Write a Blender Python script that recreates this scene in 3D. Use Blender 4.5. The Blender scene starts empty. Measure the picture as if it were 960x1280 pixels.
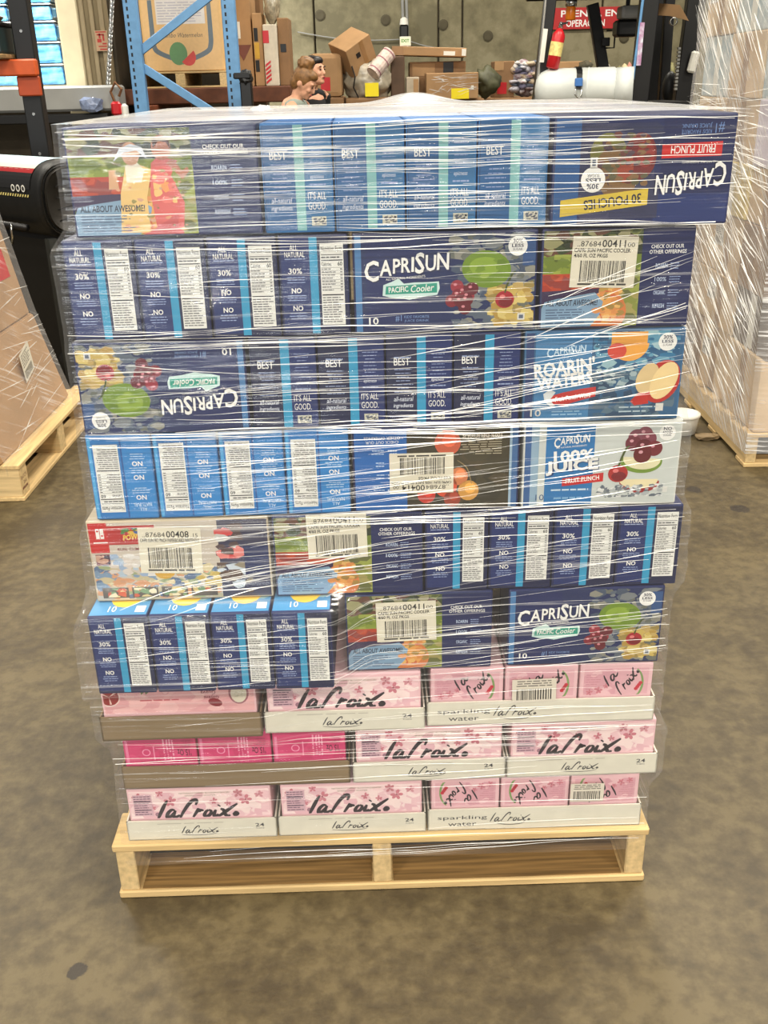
import bpy, bmesh, math, random
from mathutils import Vector, Matrix, noise

random.seed(7)
SC = bpy.context.scene
COL = SC.collection
R = math.radians

# ------------------------------------------------------------------ camera, world, lights, exposure
F_PX, CAM_H, PITCH, ROLL = 1220.0, 1.376, R(23.8), R(1.3)
cam = bpy.data.cameras.new('camera')
cam.sensor_fit = 'VERTICAL'
cam.sensor_height = 24.0
cam.lens = F_PX / 1280.0 * 24.0
cam.clip_start = 0.05
cam.clip_end = 200
cam_ob = bpy.data.objects.new('camera', cam)
COL.objects.link(cam_ob)
cam_ob.matrix_world = (Matrix.Translation((0, 0, CAM_H)) @ Matrix.Rotation(R(90) - PITCH, 4, 'X')
                       @ Matrix.Rotation(-ROLL, 4, 'Z'))
SC.camera = cam_ob

world = bpy.data.worlds.new('world')
SC.world = world
world.use_nodes = True
world.node_tree.nodes['Background'].inputs['Color'].default_value = (1.0, 0.965, 0.90, 1)
world.node_tree.nodes['Background'].inputs['Strength'].default_value = 0.16

def area_light(name, loc, size, size_y, power, color=(1, 1, 1), rot=(0, 0, 0)):
    l = bpy.data.lights.new(name, 'AREA')
    l.shape = 'RECTANGLE'
    l.size, l.size_y, l.energy, l.color = size, size_y, power, color
    o = bpy.data.objects.new(name, l)
    COL.objects.link(o)
    o.location = loc
    o.rotation_euler = rot
    return o

WARM = (1.0, 0.93, 0.80)
for _x in (-3.2, 0.6, 4.4):                       # high-bay lamps under the warehouse roof
    for _y in (-7.4, -3.4, 1.2, 6.2, 11.0):
        area_light('high_bay_lamp', (_x, _y, 5.6), 1.3, 0.5, 172 if _y < 0 else 165, WARM)
area_light('added_glare_light', (-2.6, -9.5, 1.9), 3.6, 3.4, 250, (0.93, 0.97, 1.0), (R(90), 0, 0))    # unseen light added behind the camera for film glare and frontal fill
area_light('dock_daylight', (-4.2, 10.9, 4.6), 2.5, 1.2, 800, (1.0, 0.98, 0.94), (R(35), 0, 0))

SC.view_settings.view_transform = 'Standard'
SC.view_settings.look = 'None'
SC.view_settings.exposure = 0.35
SC.view_settings.gamma = 1.0
SC.view_settings.use_curve_mapping = False

# ------------------------------------------------------------------ helpers
def lin(v):
    v /= 255.0
    return v / 12.92 if v <= 0.04045 else ((v + 0.055) / 1.055) ** 2.4

def c(r, g, b):
    return (lin(r), lin(g), lin(b), 1.0)

def ray(px, py):
    u0, v0 = (px - 480) / F_PX, (640 - py) / F_PX
    u = u0 * math.cos(ROLL) + v0 * math.sin(ROLL)
    v = -u0 * math.sin(ROLL) + v0 * math.cos(ROLL)
    return Vector((u, math.cos(PITCH) + v * math.sin(PITCH), -math.sin(PITCH) + v * math.cos(PITCH)))

def at(px, py, Y):
    """point of the plane y = Y that the survey of the photograph gives"""
    d = ray(px, py)
    t = Y / d.y
    return Vector((d.x * t, Y, CAM_H + d.z * t))

def on_floor(px, py, z=0.0):
    d = ray(px, py)
    t = (z - CAM_H) / d.z
    return Vector((d.x * t, d.y * t, z))

MATS = {}
def mat(name, col, rough=0.6, metal=0.0, var=0.12, scale=12.0, bump=0.0, bscale=60.0, stretch=(1, 1, 1), col2=None, spec=0.5, coat=0.0):
    """procedural material: base colour mottled by noise, optional fine bump"""
    if name in MATS:
        return MATS[name]
    m = bpy.data.materials.new(name)
    m.use_nodes = True
    nt = m.node_tree
    b = nt.nodes['Principled BSDF']
    b.inputs['Roughness'].default_value = rough
    b.inputs['Metallic'].default_value = metal
    b.inputs['Specular IOR Level'].default_value = spec
    b.inputs['Coat Weight'].default_value = coat
    tc = nt.nodes.new('ShaderNodeTexCoord')
    mp = nt.nodes.new('ShaderNodeMapping')
    mp.inputs['Scale'].default_value = stretch
    nt.links.new(tc.outputs['Object'], mp.inputs['Vector'])
    nz = nt.nodes.new('ShaderNodeTexNoise')
    nz.inputs['Scale'].default_value = scale
    nz.inputs['Detail'].default_value = 5
    nt.links.new(mp.outputs['Vector'], nz.inputs['Vector'])
    ramp = nt.nodes.new('ShaderNodeValToRGB')
    ramp.color_ramp.elements[0].position = 0.3
    ramp.color_ramp.elements[1].position = 0.7
    lo = tuple(v * (1 - var) for v in col[:3]) + (1,)
    hi = col2 if col2 else tuple(min(1, v * (1 + var)) for v in col[:3]) + (1,)
    ramp.color_ramp.elements[0].color = lo
    ramp.color_ramp.elements[1].color = hi
    nt.links.new(nz.outputs['Fac'], ramp.inputs['Fac'])
    nt.links.new(ramp.outputs['Color'], b.inputs['Base Color'])
    if bump > 0:
        n2 = nt.nodes.new('ShaderNodeTexNoise')
        n2.inputs['Scale'].default_value = bscale
        n2.inputs['Detail'].default_value = 4
        nt.links.new(mp.outputs['Vector'], n2.inputs['Vector'])
        bp = nt.nodes.new('ShaderNodeBump')
        bp.inputs['Strength'].default_value = bump
        bp.inputs['Distance'].default_value = 0.01
        nt.links.new(n2.outputs['Fac'], bp.inputs['Height'])
        nt.links.new(bp.outputs['Normal'], b.inputs['Normal'])
    MATS[name] = m
    return m

def print_material(name, rough, spec=0.5):
    """flat print: the ink colours come from the mesh's own colour layer"""
    if name in MATS:
        return MATS[name]
    m = bpy.data.materials.new(name)
    m.use_nodes = True
    nt = m.node_tree
    b = nt.nodes['Principled BSDF']
    at_ = nt.nodes.new('ShaderNodeVertexColor')
    at_.layer_name = 'Col'
    tc = nt.nodes.new('ShaderNodeTexCoord')
    nz = nt.nodes.new('ShaderNodeTexNoise')
    nz.inputs['Scale'].default_value = 35
    nt.links.new(tc.outputs['Object'], nz.inputs['Vector'])
    mr = nt.nodes.new('ShaderNodeMapRange')
    mr.inputs['To Min'].default_value = 0.9
    mr.inputs['To Max'].default_value = 1.08
    nt.links.new(nz.outputs['Fac'], mr.inputs['Value'])
    mx = nt.nodes.new('ShaderNodeMix')
    mx.data_type = 'RGBA'
    mx.blend_type = 'MULTIPLY'
    mx.inputs[0].default_value = 1.0
    nt.links.new(at_.outputs['Color'], mx.inputs[6])
    nt.links.new(mr.outputs['Result'], mx.inputs[7])
    nt.links.new(mx.outputs[2], b.inputs['Base Color'])
    b.inputs['Roughness'].default_value = rough
    b.inputs['Specular IOR Level'].default_value = spec
    MATS[name] = m
    return m

INK = print_material('printed_card', 0.38)
PAINT = print_material('painted_surface', 0.55)

class MB:
    """collects shapes; build() links them as one mesh object"""
    def __init__(self):
        self.v, self.f, self.k = [], [], []
    def add(self, vs, fs, col=None):
        n = len(self.v)
        self.v += [tuple(p) for p in vs]
        self.f += [tuple(i + n for i in f) for f in fs]
        self.k += [col] * len(fs)
        return self
    def box(self, x0, x1, y0, y1, z0, z1, b=0.0, col=None, M=None, seg=1):
        bm = bmesh.new()
        bmesh.ops.create_cube(bm, size=1)
        for v in bm.verts:
            v.co = Vector(((x0 + x1) / 2 + v.co.x * (x1 - x0), (y0 + y1) / 2 + v.co.y * (y1 - y0), (z0 + z1) / 2 + v.co.z * (z1 - z0)))
        if b > 0:
            bmesh.ops.bevel(bm, geom=bm.edges[:], offset=b, segments=seg, affect='EDGES', profile=0.6)
        return self.frombm(bm, col, M)
    def frombm(self, bm, col=None, M=None):
        bm.verts.index_update()
        vs = [(M @ v.co) if M else v.co.copy() for v in bm.verts]
        fs = [tuple(v.index for v in f.verts) for f in bm.faces]
        bm.free()
        return self.add(vs, fs, col)
    def bar(self, a, b_, w, h=None, col=None, up=(0, 0, 1), bev=0.0):
        """box beam from a to b, w wide and h high"""
        a, b_ = Vector(a), Vector(b_)
        h = h or w
        d = b_ - a
        L = d.length
        z = d.normalized()
        u = Vector(up)
        if abs(z.dot(u)) > 0.99:
            u = Vector((0, 1, 0))
        x = u.cross(z).normalized()
        y = z.cross(x)
        M = Matrix.Translation(a) @ Matrix((x, y, z)).transposed().to_4x4()
        return self.box(-w / 2, w / 2, -h / 2, h / 2, 0, L, bev, col, M)
    def tube(self, pts, r, n=10, col=None, caps=True):
        pts = [Vector(p) for p in pts]
        rs = r if isinstance(r, (list, tuple)) else [r] * len(pts)
        vs, fs = [], []
        prev = None
        for i, p in enumerate(pts):
            t = (pts[min(i + 1, len(pts) - 1)] - pts[max(i - 1, 0)]).normalized()
            if prev is None:
                a = Vector((0, 0, 1)) if abs(t.z) < 0.9 else Vector((1, 0, 0))
                x = a.cross(t).normalized()
            else:
                x = (prev - t * prev.dot(t)).normalized()
            prev = x
            y = t.cross(x)
            for j in range(n):
                q = 2 * math.pi * j / n
                vs.append(p + (x * math.cos(q) + y * math.sin(q)) * rs[i])
        for i in range(len(pts) - 1):
            for j in range(n):
                k = (j + 1) % n
                fs.append((i * n + j, i * n + k, (i + 1) * n + k, (i + 1) * n + j))
        if caps:
            fs.append(tuple(reversed(range(n))))
            fs.append(tuple(range((len(pts) - 1) * n, len(pts) * n)))
        return self.add(vs, fs, col)
    def lathe(self, prof, n=24, M=None, col=None, cap=True):
        """prof: list of (r, z)"""
        vs, fs = [], []
        for r, z in prof:
            for j in range(n):
                q = 2 * math.pi * j / n
                p = Vector((r * math.cos(q), r * math.sin(q), z))
                vs.append(M @ p if M else p)
        for i in range(len(prof) - 1):
            for j in range(n):
                k = (j + 1) % n
                fs.append((i * n + j, i * n + k, (i + 1) * n + k, (i + 1) * n + j))
        if cap:
            fs.append(tuple(reversed(range(n))))
            fs.append(tuple(range((len(prof) - 1) * n, len(prof) * n)))
        return self.add(vs, fs, col)
    def prism(self, poly, d0, d1, M=None, col=None):
        """polygon in local x-z, extruded along y from d0 to d1"""
        n = len(poly)
        vs = [Vector((x, d0, z)) for x, z in poly] + [Vector((x, d1, z)) for x, z in poly]
        if M:
            vs = [M @ v for v in vs]
        fs = [tuple(range(n)), tuple(reversed(range(n, 2 * n)))]
        for i in range(n):
            k = (i + 1) % n
            fs.append((i, i + n, k + n, k))
        return self.add(vs, fs, col)
    def lump(self, loc, r, seed=0, amp=0.25, freq=1.6, sub=3, M=None):
        bm = bmesh.new()
        bmesh.ops.create_icosphere(bm, subdivisions=sub, radius=1)
        for v in bm.verts:
            k = 1 + amp * noise.noise(v.co * freq + Vector((seed * 7.3, seed * 1.7, 0)))  \
                  + amp * 0.5 * noise.noise(v.co * freq * 3 + Vector((seed, 9, 3)))
            v.co = Vector((v.co.x * r[0] * k + loc[0], v.co.y * r[1] * k + loc[1], v.co.z * r[2] * k + loc[2]))
        return self.frombm(bm, None, M)
    def mesh(self, name, m, smooth=False):
        me = bpy.data.meshes.new(name)
        me.from_pydata(self.v, [], self.f)
        me.validate()
        if any(k is not None for k in self.k):
            ca = me.color_attributes.new('Col', 'FLOAT_COLOR', 'CORNER')
            for p in me.polygons:
                k = self.k[p.index] or (0.8, 0.8, 0.8, 1)
                for li in p.loop_indices:
                    ca.data[li].color = k
        me.materials.append(m)
        if smooth:
            for p in me.polygons:
                p.use_smooth = True
        me.update()
        return me
    def build(self, name, m, parent=None, smooth=False, loc=None, rz=0.0):
        return link(name, self.mesh(name, m, smooth), parent, loc, rz)

def link(name, me, parent=None, loc=None, rz=0.0):
    o = bpy.data.objects.new(name, me)
    COL.objects.link(o)
    if parent:
        o.parent = parent
    if loc is not None:
        o.location = loc
    if rz:
        o.rotation_euler = (0, 0, rz)
    return o

def tag(o, label, cat, group=None, kind=None):
    o['label'] = label
    o['category'] = cat
    if group:
        o['group'] = group
    if kind:
        o['kind'] = kind
    return o

def thing(name, label, cat, loc=(0, 0, 0), rz=0.0, group=None, parent=None):
    o = link(name, None, None, loc, rz)
    return tag(o, label, cat, group)

def struct(o, label=None):
    o['kind'] = 'structure'
    if label:
        o['label'] = label
    return o

# ------------------------------------------------------------------ flat print
_GL = {}
def glyphs(s, bold=0.0):
    """outline mesh of a string in the built-in font, fitted to 0..1 x 0..1; returns verts, faces, aspect"""
    key = (s, bold)
    if key not in _GL:
        cu = bpy.data.curves.new('lettering', 'FONT')
        cu.body = s
        cu.resolution_u = 2
        cu.offset = bold
        ob = bpy.data.objects.new('lettering', cu)
        me = bpy.data.meshes.new_from_object(ob)
        vs = [(v.co.x, v.co.y) for v in me.vertices]
        fs = [tuple(p.vertices) for p in me.polygons]
        bpy.data.objects.remove(ob)
        bpy.data.curves.remove(cu)
        bpy.data.meshes.remove(me)
        if not vs:
            _GL[key] = ([], [], 1)
        else:
            x0, x1 = min(p[0] for p in vs), max(p[0] for p in vs)
            y0, y1 = min(p[1] for p in vs), max(p[1] for p in vs)
            w, h = max(x1 - x0, 1e-4), max(y1 - y0, 1e-4)
            _GL[key] = ([((p[0] - x0) / w, (p[1] - y0) / h) for p in vs], fs, w / h)
    return _GL[key]

def smooth_path(pts, n=5):
    out = []
    for i in range(len(pts) - 1):
        p0, p1, p2, p3 = pts[max(i - 1, 0)], pts[i], pts[i + 1], pts[min(i + 2, len(pts) - 1)]
        for k in range(n):
            t = k / n
            out.append(tuple(0.5 * (2 * p1[a] + (p2[a] - p0[a]) * t + (2 * p0[a] - 5 * p1[a] + 4 * p2[a] - p3[a]) * t * t
                                    + (3 * p1[a] - p0[a] - 3 * p2[a] + p3[a]) * t ** 3) for a in (0, 1)))
    out.append(pts[-1])
    return out

CROIX = [  # brush strokes of the cursive word, x 0..4.1, z 0..1
    [(0.0, -.02), (.1, .35), (.2, .7), (.32, 1.0)],
    [(.78, .42), (.62, .46), (.46, .28), (.44, .06), (.55, .02), (.7, .2), (.82, .42)], [(.82, .42), (.76, .15), (.86, .03), (1.08, .16)],
    [(1.12, -.04), (1.22, .3), (1.42, .72), (1.62, .96), (1.78, 1.0), (1.84, .88), (1.8, .7)],
    [(1.78, .0), (1.9, .28), (2.0, .46), (2.02, .36), (2.14, .4), (2.26, .36)],
    [(2.5, .4), (2.38, .3), (2.34, .1), (2.46, .02), (2.62, .14), (2.64, .34), (2.5, .4)],
    [(2.88, .4), (2.82, .18), (2.88, .02), (3.06, .14)], [(2.98, .6), (3.02, .66)],
    [(3.1, .44), (3.26, .38), (3.4, .12), (3.54, .02), (3.66, .08)], [(3.02, -.04), (3.3, .2), (3.6, .46), (3.92, .72)],
    [(3.8, .1), (3.92, .22), (4.02, .14), (3.92, .06), (3.8, .1)],
]

class Pr:
    """a printed face, w x h metres, everything placed in 0..1 of the face"""
    def __init__(self, w, h, base, seed=1):
        self.w, self.h, self.p = w, h, []
        self.rng = random.Random(seed)
        self.rect(0, 0, 1, 1, base, 0)
    def raw(self, pts, col, o, faces=None):
        pts = [(min(max(x, 0), self.w), min(max(z, 0), self.h)) for x, z in pts]
        self.p.append((pts, faces or [tuple(range(len(pts)))], col, o))
    def poly(self, pts, col, o):
        self.raw([(x * self.w, z * self.h) for x, z in pts], col, o)
    def rect(self, x0, z0, x1, z1, col, o):
        self.poly([(x0, z0), (x1, z0), (x1, z1), (x0, z1)], col, o)
    def ell(self, cx, cz, rx, rz, col, o, n=18, a0=0, a1=360, rot=0):
        """ellipse; radii in metres"""
        pts = []
        for i in range(n + (a1 - a0 < 360)):
            q = R(a0 + (a1 - a0) * i / n)
            x, z = rx * math.cos(q), rz * math.sin(q)
            s, k = math.sin(R(rot)), math.cos(R(rot))
            pts.append((cx * self.w + x * k - z * s, cz * self.h + x * s + z * k))
        self.raw(pts, col, o)
    def text(self, s, x, z, w, h, col, o, shear=0.0, bold=0.0, rot=0.0):
        vs, fs, asp = glyphs(s, bold)
        if not vs:
            return
        W, Hh = w * self.w, h * self.h
        k, sn = math.cos(R(rot)), math.sin(R(rot))
        pts = []
        for a, b in vs:
            px, pz = a * W + b * Hh * shear, b * Hh
            pts.append((x * self.w + px * k - pz * sn, z * self.h + px * sn + pz * k))
        self.raw(pts, col, o, fs)
    def lines(self, x0, z0, x1, z1, n, col, o, fill=0.45, ragged=0.4, centre=False):
        """rows of print too small to read"""
        for i in range(n):
            zz = z1 - (z1 - z0) * (i + 0.7) / n
            t = (z1 - z0) / n * fill
            L = (x1 - x0) * (1 - ragged * self.rng.random())
            a = x0 + ((x1 - x0) - L) / 2 if centre else x0
            e = a + L
            while a < e - 1e-4:
                b = min(e, a + (x1 - x0) * self.rng.uniform(.12, .32))
                self.rect(a, zz, b, zz + t, col, o)
                a = b + (x1 - x0) * .035
    def blobs(self, x0, z0, x1, z1, n, cols, r0, r1, o, soft=False):
        g = self.rng
        X0, Z0, X1, Z1 = (0, 0, 1, 1) if soft else (x0, z0, x1, z1)
        for _ in range(n):
            cx, cz = g.uniform(x0, x1) * self.w, g.uniform(z0, z1) * self.h
            r = g.uniform(r0, r1)
            k = g.choice((5, 6, 7))
            pts = []
            for i in range(k):
                q = 2 * math.pi * i / k
                rr = r * g.uniform(.6, 1.2)
                pts.append((min(max(cx + rr * math.cos(q) * 1.3, X0 * self.w), X1 * self.w), min(max(cz + rr * math.sin(q) * .8, Z0 * self.h), Z1 * self.h)))
            self.raw(pts, g.choice(cols), o + 0.4 * g.random())
    def stroke(self, pts, wd, col, o, taper=0.35):
        """brush stroke; pts and wd in metres"""
        q = smooth_path(pts)
        n = len(q)
        vs, fs = [], []
        for i, (x, z) in enumerate(q):
            a, b = q[max(i - 1, 0)], q[min(i + 1, n - 1)]
            dx, dz = b[0] - a[0], b[1] - a[1]
            L = math.hypot(dx, dz) or 1
            t = i / (n - 1)
            hw = wd / 2 * (taper + (1 - taper) * math.sin(math.pi * min(1, max(0, 0.1 + 0.85 * t))))
            vs += [(x - dz / L * hw, z + dx / L * hw), (x + dz / L * hw, z - dx / L * hw)]
        for i in range(n - 1):
            fs.append((2 * i + 1, 2 * i + 3, 2 * i + 2, 2 * i))
        self.raw(vs, col, o, fs)
    def croix(self, x, z, w, h, col, o, wd, clip=0.0, rot=0.0, parts=None):
        W, Hh = w * self.w / 4.1, h * self.h
        k, sn = math.cos(R(rot)), math.sin(R(rot))
        for i, st in enumerate(CROIX):
            if parts and i not in parts:
                continue
            pts = []
            for a, b in st:
                pz = max(b, clip) * Hh
                px = a * W + pz * .22
                pts.append((x * self.w + px * k - pz * sn, z * self.h + px * sn + pz * k))
            self.stroke(pts, wd, col, o)
    def capri(self, x, z, w, h, col, o, shadow=None):
        """the arched brand lettering, first letters of the two halves larger"""
        L = [('C', 1.32), ('A', 1.0), ('P', .92), ('R', .92), ('I', .92), ('S', 1.32), ('U', 1.0), ('N', 1.05)]
        asp = [min(glyphs(a, .015)[2], 1.0) * (0.80 if a != 'I' else 1.0) * s for a, s in L]
        tot = sum(asp) + 0.07 * 7
        xx = 0.0
        for (a, s), wd in zip(L, asp):
            t = (xx + wd / 2) / tot
            zz = z + h * (0.02 + 0.30 * t - (0.18 if a == 'C' else 0.06 if a == 'S' else 0) + (0.05 if a in 'PRI' else 0))
            ww, hh = wd / tot * w, s * h * 0.66
            if shadow:
                self.text(a, x + xx / tot * w + 0.006, zz - 0.012, ww, hh, shadow, o - .5, .03, .03)
            self.text(a, x + xx / tot * w, zz, ww, hh, col, o, .03, .02)
            xx += wd + .07
    def mesh(self, name, m=None, flip=False):
        mb = MB()
        for pts, fs, col, o in self.p:
            y = -(o + 1.0) * 1.1e-4
            if flip:
                vs = [(self.w - x, y, self.h - z) for x, z in pts]
            else:
                vs = [(x, y, z) for x, z in pts]
            fs2 = []
            for f in fs:                       # keep every face turned towards -y
                ar = sum(vs[f[i]][0] * vs[f[(i + 1) % len(f)]][2] - vs[f[(i + 1) % len(f)]][0] * vs[f[i]][2] for i in range(len(f)))
                fs2.append(f if ar >= 0 else tuple(reversed(f)))
            mb.add(vs, fs2, col)
        return mb.mesh(name, m or INK)

WHITE, OFFW, BLACK = c(236, 236, 232), c(214, 214, 208), c(22, 22, 26)
NAVY, BLUE, MIDB, LTB, TEAL = c(17, 26, 66), c(21, 40, 98), c(30, 92, 160), c(60, 150, 205), c(44, 148, 190)
GREENS = [c(52, 66, 34), c(80, 92, 48), c(118, 124, 70), c(38, 48, 30), c(150, 148, 104)]
GRASS = [c(126, 142, 48), c(148, 160, 66), c(104, 122, 40)]

def badge(p, cx, cz, r, a='30%', b='LESS', d='SUGAR'):
    p.ell(cx, cz, r, r, WHITE, 4, 24)
    k, q = r / p.w, r / p.h
    p.text(a, cx - .5 * k, cz + .3 * q, k, .42 * q, NAVY, 5, 0, .02)
    p.text(b, cx - .62 * k, cz - .12 * q, 1.24 * k, .34 * q, NAVY, 5, 0, .02)
    p.text(d, cx - .5 * k, cz - .46 * q, k, .26 * q, NAVY, 5)

def cherry(p, cx, cz, r, stem, col=c(160, 28, 40), o=4):
    p.ell(cx, cz, r, r * .92, col, o)
    p.ell(cx - .25 * r / p.w, cz + .3 * r / p.h, r * .3, r * .2, c(220, 120, 120), o + .5)
    p.ell(cx + .1 * r / p.w, cz - .3 * r / p.h, r * .75, r * .5, c(118, 16, 28), o + .3)
    if stem:
        x, z = cx * p.w, cz * p.h
        p.stroke([(x, z + r * .7), (x + stem * .25, z + r * 1.5), (x + stem * .8, z + r * 2.6), (x + stem * 1.2, z + r * 2.9)], r * .22, c(70, 82, 30), o + .6, .7)

def grapes(p, cx, cz, r, cols, o=3, n=9):
    for i in range(n):
        a = 2 * math.pi * i / n
        k = 1.3 if i % 2 else .55
        x, z = cx + r * k * math.cos(a) / p.w, cz + r * k * math.sin(a) / p.h
        p.ell(x, z, r * .72, r * .7, p.rng.choice(cols), o + i * .05, 14)
        p.ell(x - .2 * r / p.w, z + .2 * r / p.h, r * .2, r * .15, c(206, 130, 140), o + .6, 8)

def p_pacific(w, h):
    p = Pr(w, h, c(22, 38, 86), 3)
    p.rect(0, 0, .035, 1, c(70, 120, 170), 1)
    p.rect(.06, .05, .34, .97, c(20, 34, 88), .5)
    p.blobs(.55, .0, 1, 1, 200, [c(84, 96, 112), c(116, 122, 126), c(64, 78, 100), c(136, 136, 126), c(100, 104, 96)], .004, .012, 1, True)
    p.blobs(.76, .06, .985, .46, 90, [c(196, 170, 90), c(210, 190, 116), c(172, 140, 64), c(186, 160, 96), c(150, 130, 70)], .004, .010, 1.6, True)
    p.ell(.73, .63, .035, .026, c(106, 136, 34), 2.2, 24, 0, 360, -6)
    p.ell(.72, .66, .022, .013, c(132, 160, 52), 2.5, 20)
    p.blobs(.62, .52, .86, .74, 14, [c(112, 142, 40), c(140, 164, 62), c(96, 124, 34)], .003, .007, 2.6)
    grapes(p, .60, .35, .013, [c(122, 20, 40), c(96, 12, 32), c(146, 40, 56)], 3)
    cherry(p, .835, .31, .0135, .012)
    p.rect(.93, .66, 1, .95, c(44, 78, 128), 1.8)
    p.capri(.05, .56, .47, .25, WHITE, 5, NAVY)
    p.text('ALL NATURAL INGREDIENTS', .17, .535, .22, .022, WHITE, 5, 0, 0, 4)
    gx = [(.15, .38), (.2, .355), (.26, .345), (.3, .33), (.38, .36), (.455, .375), (.47, .44), (.465, .515), (.4, .51), (.33, .51), (.27, .5), (.24, .555), (.2, .52), (.155, .49)]
    p.poly(gx, c(200, 226, 222), 3)
    p.poly([(.165, .39), (.455, .40), (.455, .50), (.17, .475)], c(38, 150, 128), 4)
    p.text('PACIFIC', .185, .405, .11, .06, WHITE, 5, 0, .02, 3)
    p.text('Cooler', .305, .405, .13, .075, WHITE, 5, .2, .01, 3)
    p.text('10', .07, .075, .055, .075, WHITE, 5, 0, .02)
    p.text('#1', .22, .10, .035, .07, c(120, 150, 200), 5)
    p.text("KIDS' FAVORITE", .27, .135, .14, .03, c(120, 150, 200), 5)
    p.text('JUICE DRINK', .27, .09, .14, .03, c(120, 150, 200), 5)
    badge(p, .90, .86, .0135)
    p.rect(.91, .09, .95, .16, OFFW, 4)
    p.rect(.918, .105, .942, .145, c(90, 100, 120), 4.5)
    return p

def p_backpanel(w, h, kids=False):
    p = Pr(w, h, c(70, 84, 50), 5)
    r = .66
    p.blobs(0, .72, r, 1, 130, GREENS + [c(96, 60, 44), c(150, 146, 110)], .005, .016, 1)
    p.rect(0, .52, r, .74, GRASS[0], .8)
    p.blobs(0, .52, r, .76, 60, GRASS, .005, .014, 1)
    p.rect(0, .36, r, .56, c(176, 62, 34), 1.6)
    p.blobs(0, .36, r, .55, 30, [c(186, 72, 40), c(160, 48, 30), c(140, 52, 44)], .006, .016, 1.7)
    p.poly([(0, .24), (.3, .28), (r, .34), (r, .42), (0, .38)], c(50, 34, 72), 2.2)
    p.poly([(.30, 0), (r, 0), (r, .62), (.52, .50), (.44, .3), (.36, .12)], c(150, 160, 72), 2.4)
    p.blobs(.44, .02, r, .6, 40, [c(132, 140, 62), c(100, 104, 56), c(160, 150, 90)], .005, .014, 2.5)
    p.ell(.44, .15, .030, .030, c(206, 120, 66), 3, 22)
    p.ell(.43, .19, .022, .022, c(222, 158, 84), 3.2, 18)
    p.ell(.45, .30, .012, .022, c(190, 150, 70), 3.1, 16, 0, 360, 20)
    p.blobs(.36, .05, .54, .40, 30, [c(214, 140, 76), c(200, 104, 60), c(226, 178, 104), c(160, 130, 66)], .003, .007, 3.3, True)
    p.poly([(0, 0), (.34, 0), (.40, .12), (.42, .26), (.36, .36), (.10, .30), (.02, .27), (0, .2)], c(126, 158, 186), 3.6)
    p.text('ALL ABOUT AWESOME!', .03, .225, .35, .065, c(44, 54, 72), 5, .08, .02)
    p.lines(.03, .03, .32, .2, 6, c(70, 90, 120), 5, .35)
    if kids:                               # printed snapshot: two figures on the lawn
        sk = c(178, 112, 84)
        p.poly([(.24, .02), (.40, .02), (.40, .36), (.44, .62), (.36, .68), (.30, .64), (.26, .4)], c(226, 190, 120), 4)
        p.poly([(.44, .0), (.58, .0), (.60, .30), (.54, .56), (.58, .70), (.48, .74), (.44, .68), (.42, .4)], c(212, 100, 96), 4.2)
        p.poly([(.40, .03), (.56, .2), (.55, .0), (.36, .0)], c(196, 90, 90), 4.3)
        p.ell(.50, .82, .013, .016, sk, 4.5)
        p.poly([(.46, .82), (.455, .9), (.50, .93), (.545, .9), (.55, .8), (.53, .87), (.49, .88)], c(72, 44, 30), 4.7)
        p.poly([(.52, .68), (.60, .52), (.64, .60), (.63, .64), (.60, .60), (.56, .72)], sk, 4.6)
        p.poly([(.30, .66), (.36, .70), (.40, .62), (.38, .5), (.30, .5)], c(232, 226, 206), 4.4)
        p.ell(.335, .77, .012, .015, c(196, 150, 120), 4.5)
        p.poly([(.24, .70), (.28, .82), (.34, .86), (.40, .83), (.42, .72), (.37, .80), (.30, .78)], c(206, 214, 226), 4.8)
        p.poly([(.20, .44), (.255, .44), (.25, .62), (.21, .62)], c(206, 160, 120), 4)
        p.blobs(.24, .03, .60, .70, 40, [c(214, 150, 110), c(226, 190, 140), c(196, 110, 96), c(150, 140, 80), c(206, 160, 130), c(120, 116, 70)], .0015, .004, 4.9, True)
        p.blobs(.44, .3, .56, .6, 14, [c(232, 156, 92), c(226, 120, 110), c(236, 190, 120)], .004, .01, 4.8)
    p.rect(r, 0, 1, 1, c(19, 31, 82), 4)
    p.text('CHECK OUT OUR', r + .06, .80, .22, .04, WHITE, 5, 0, .012)
    p.text('OTHER OFFERINGS', r + .05, .745, .25, .04, WHITE, 5, 0, .012)
    for i, s in enumerate(('ROARIN', '100%', 'ORGANIC', 'REFRESH')):
        z = .60 - i * .14
        p.text(s, r + .10, z, .08, .045, c(190, 205, 230), 5, 0, .01)
        p.lines(r + .2, z - .02, r + .28, z + .06, 3, c(150, 170, 210), 5, .3)
    return p

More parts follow.
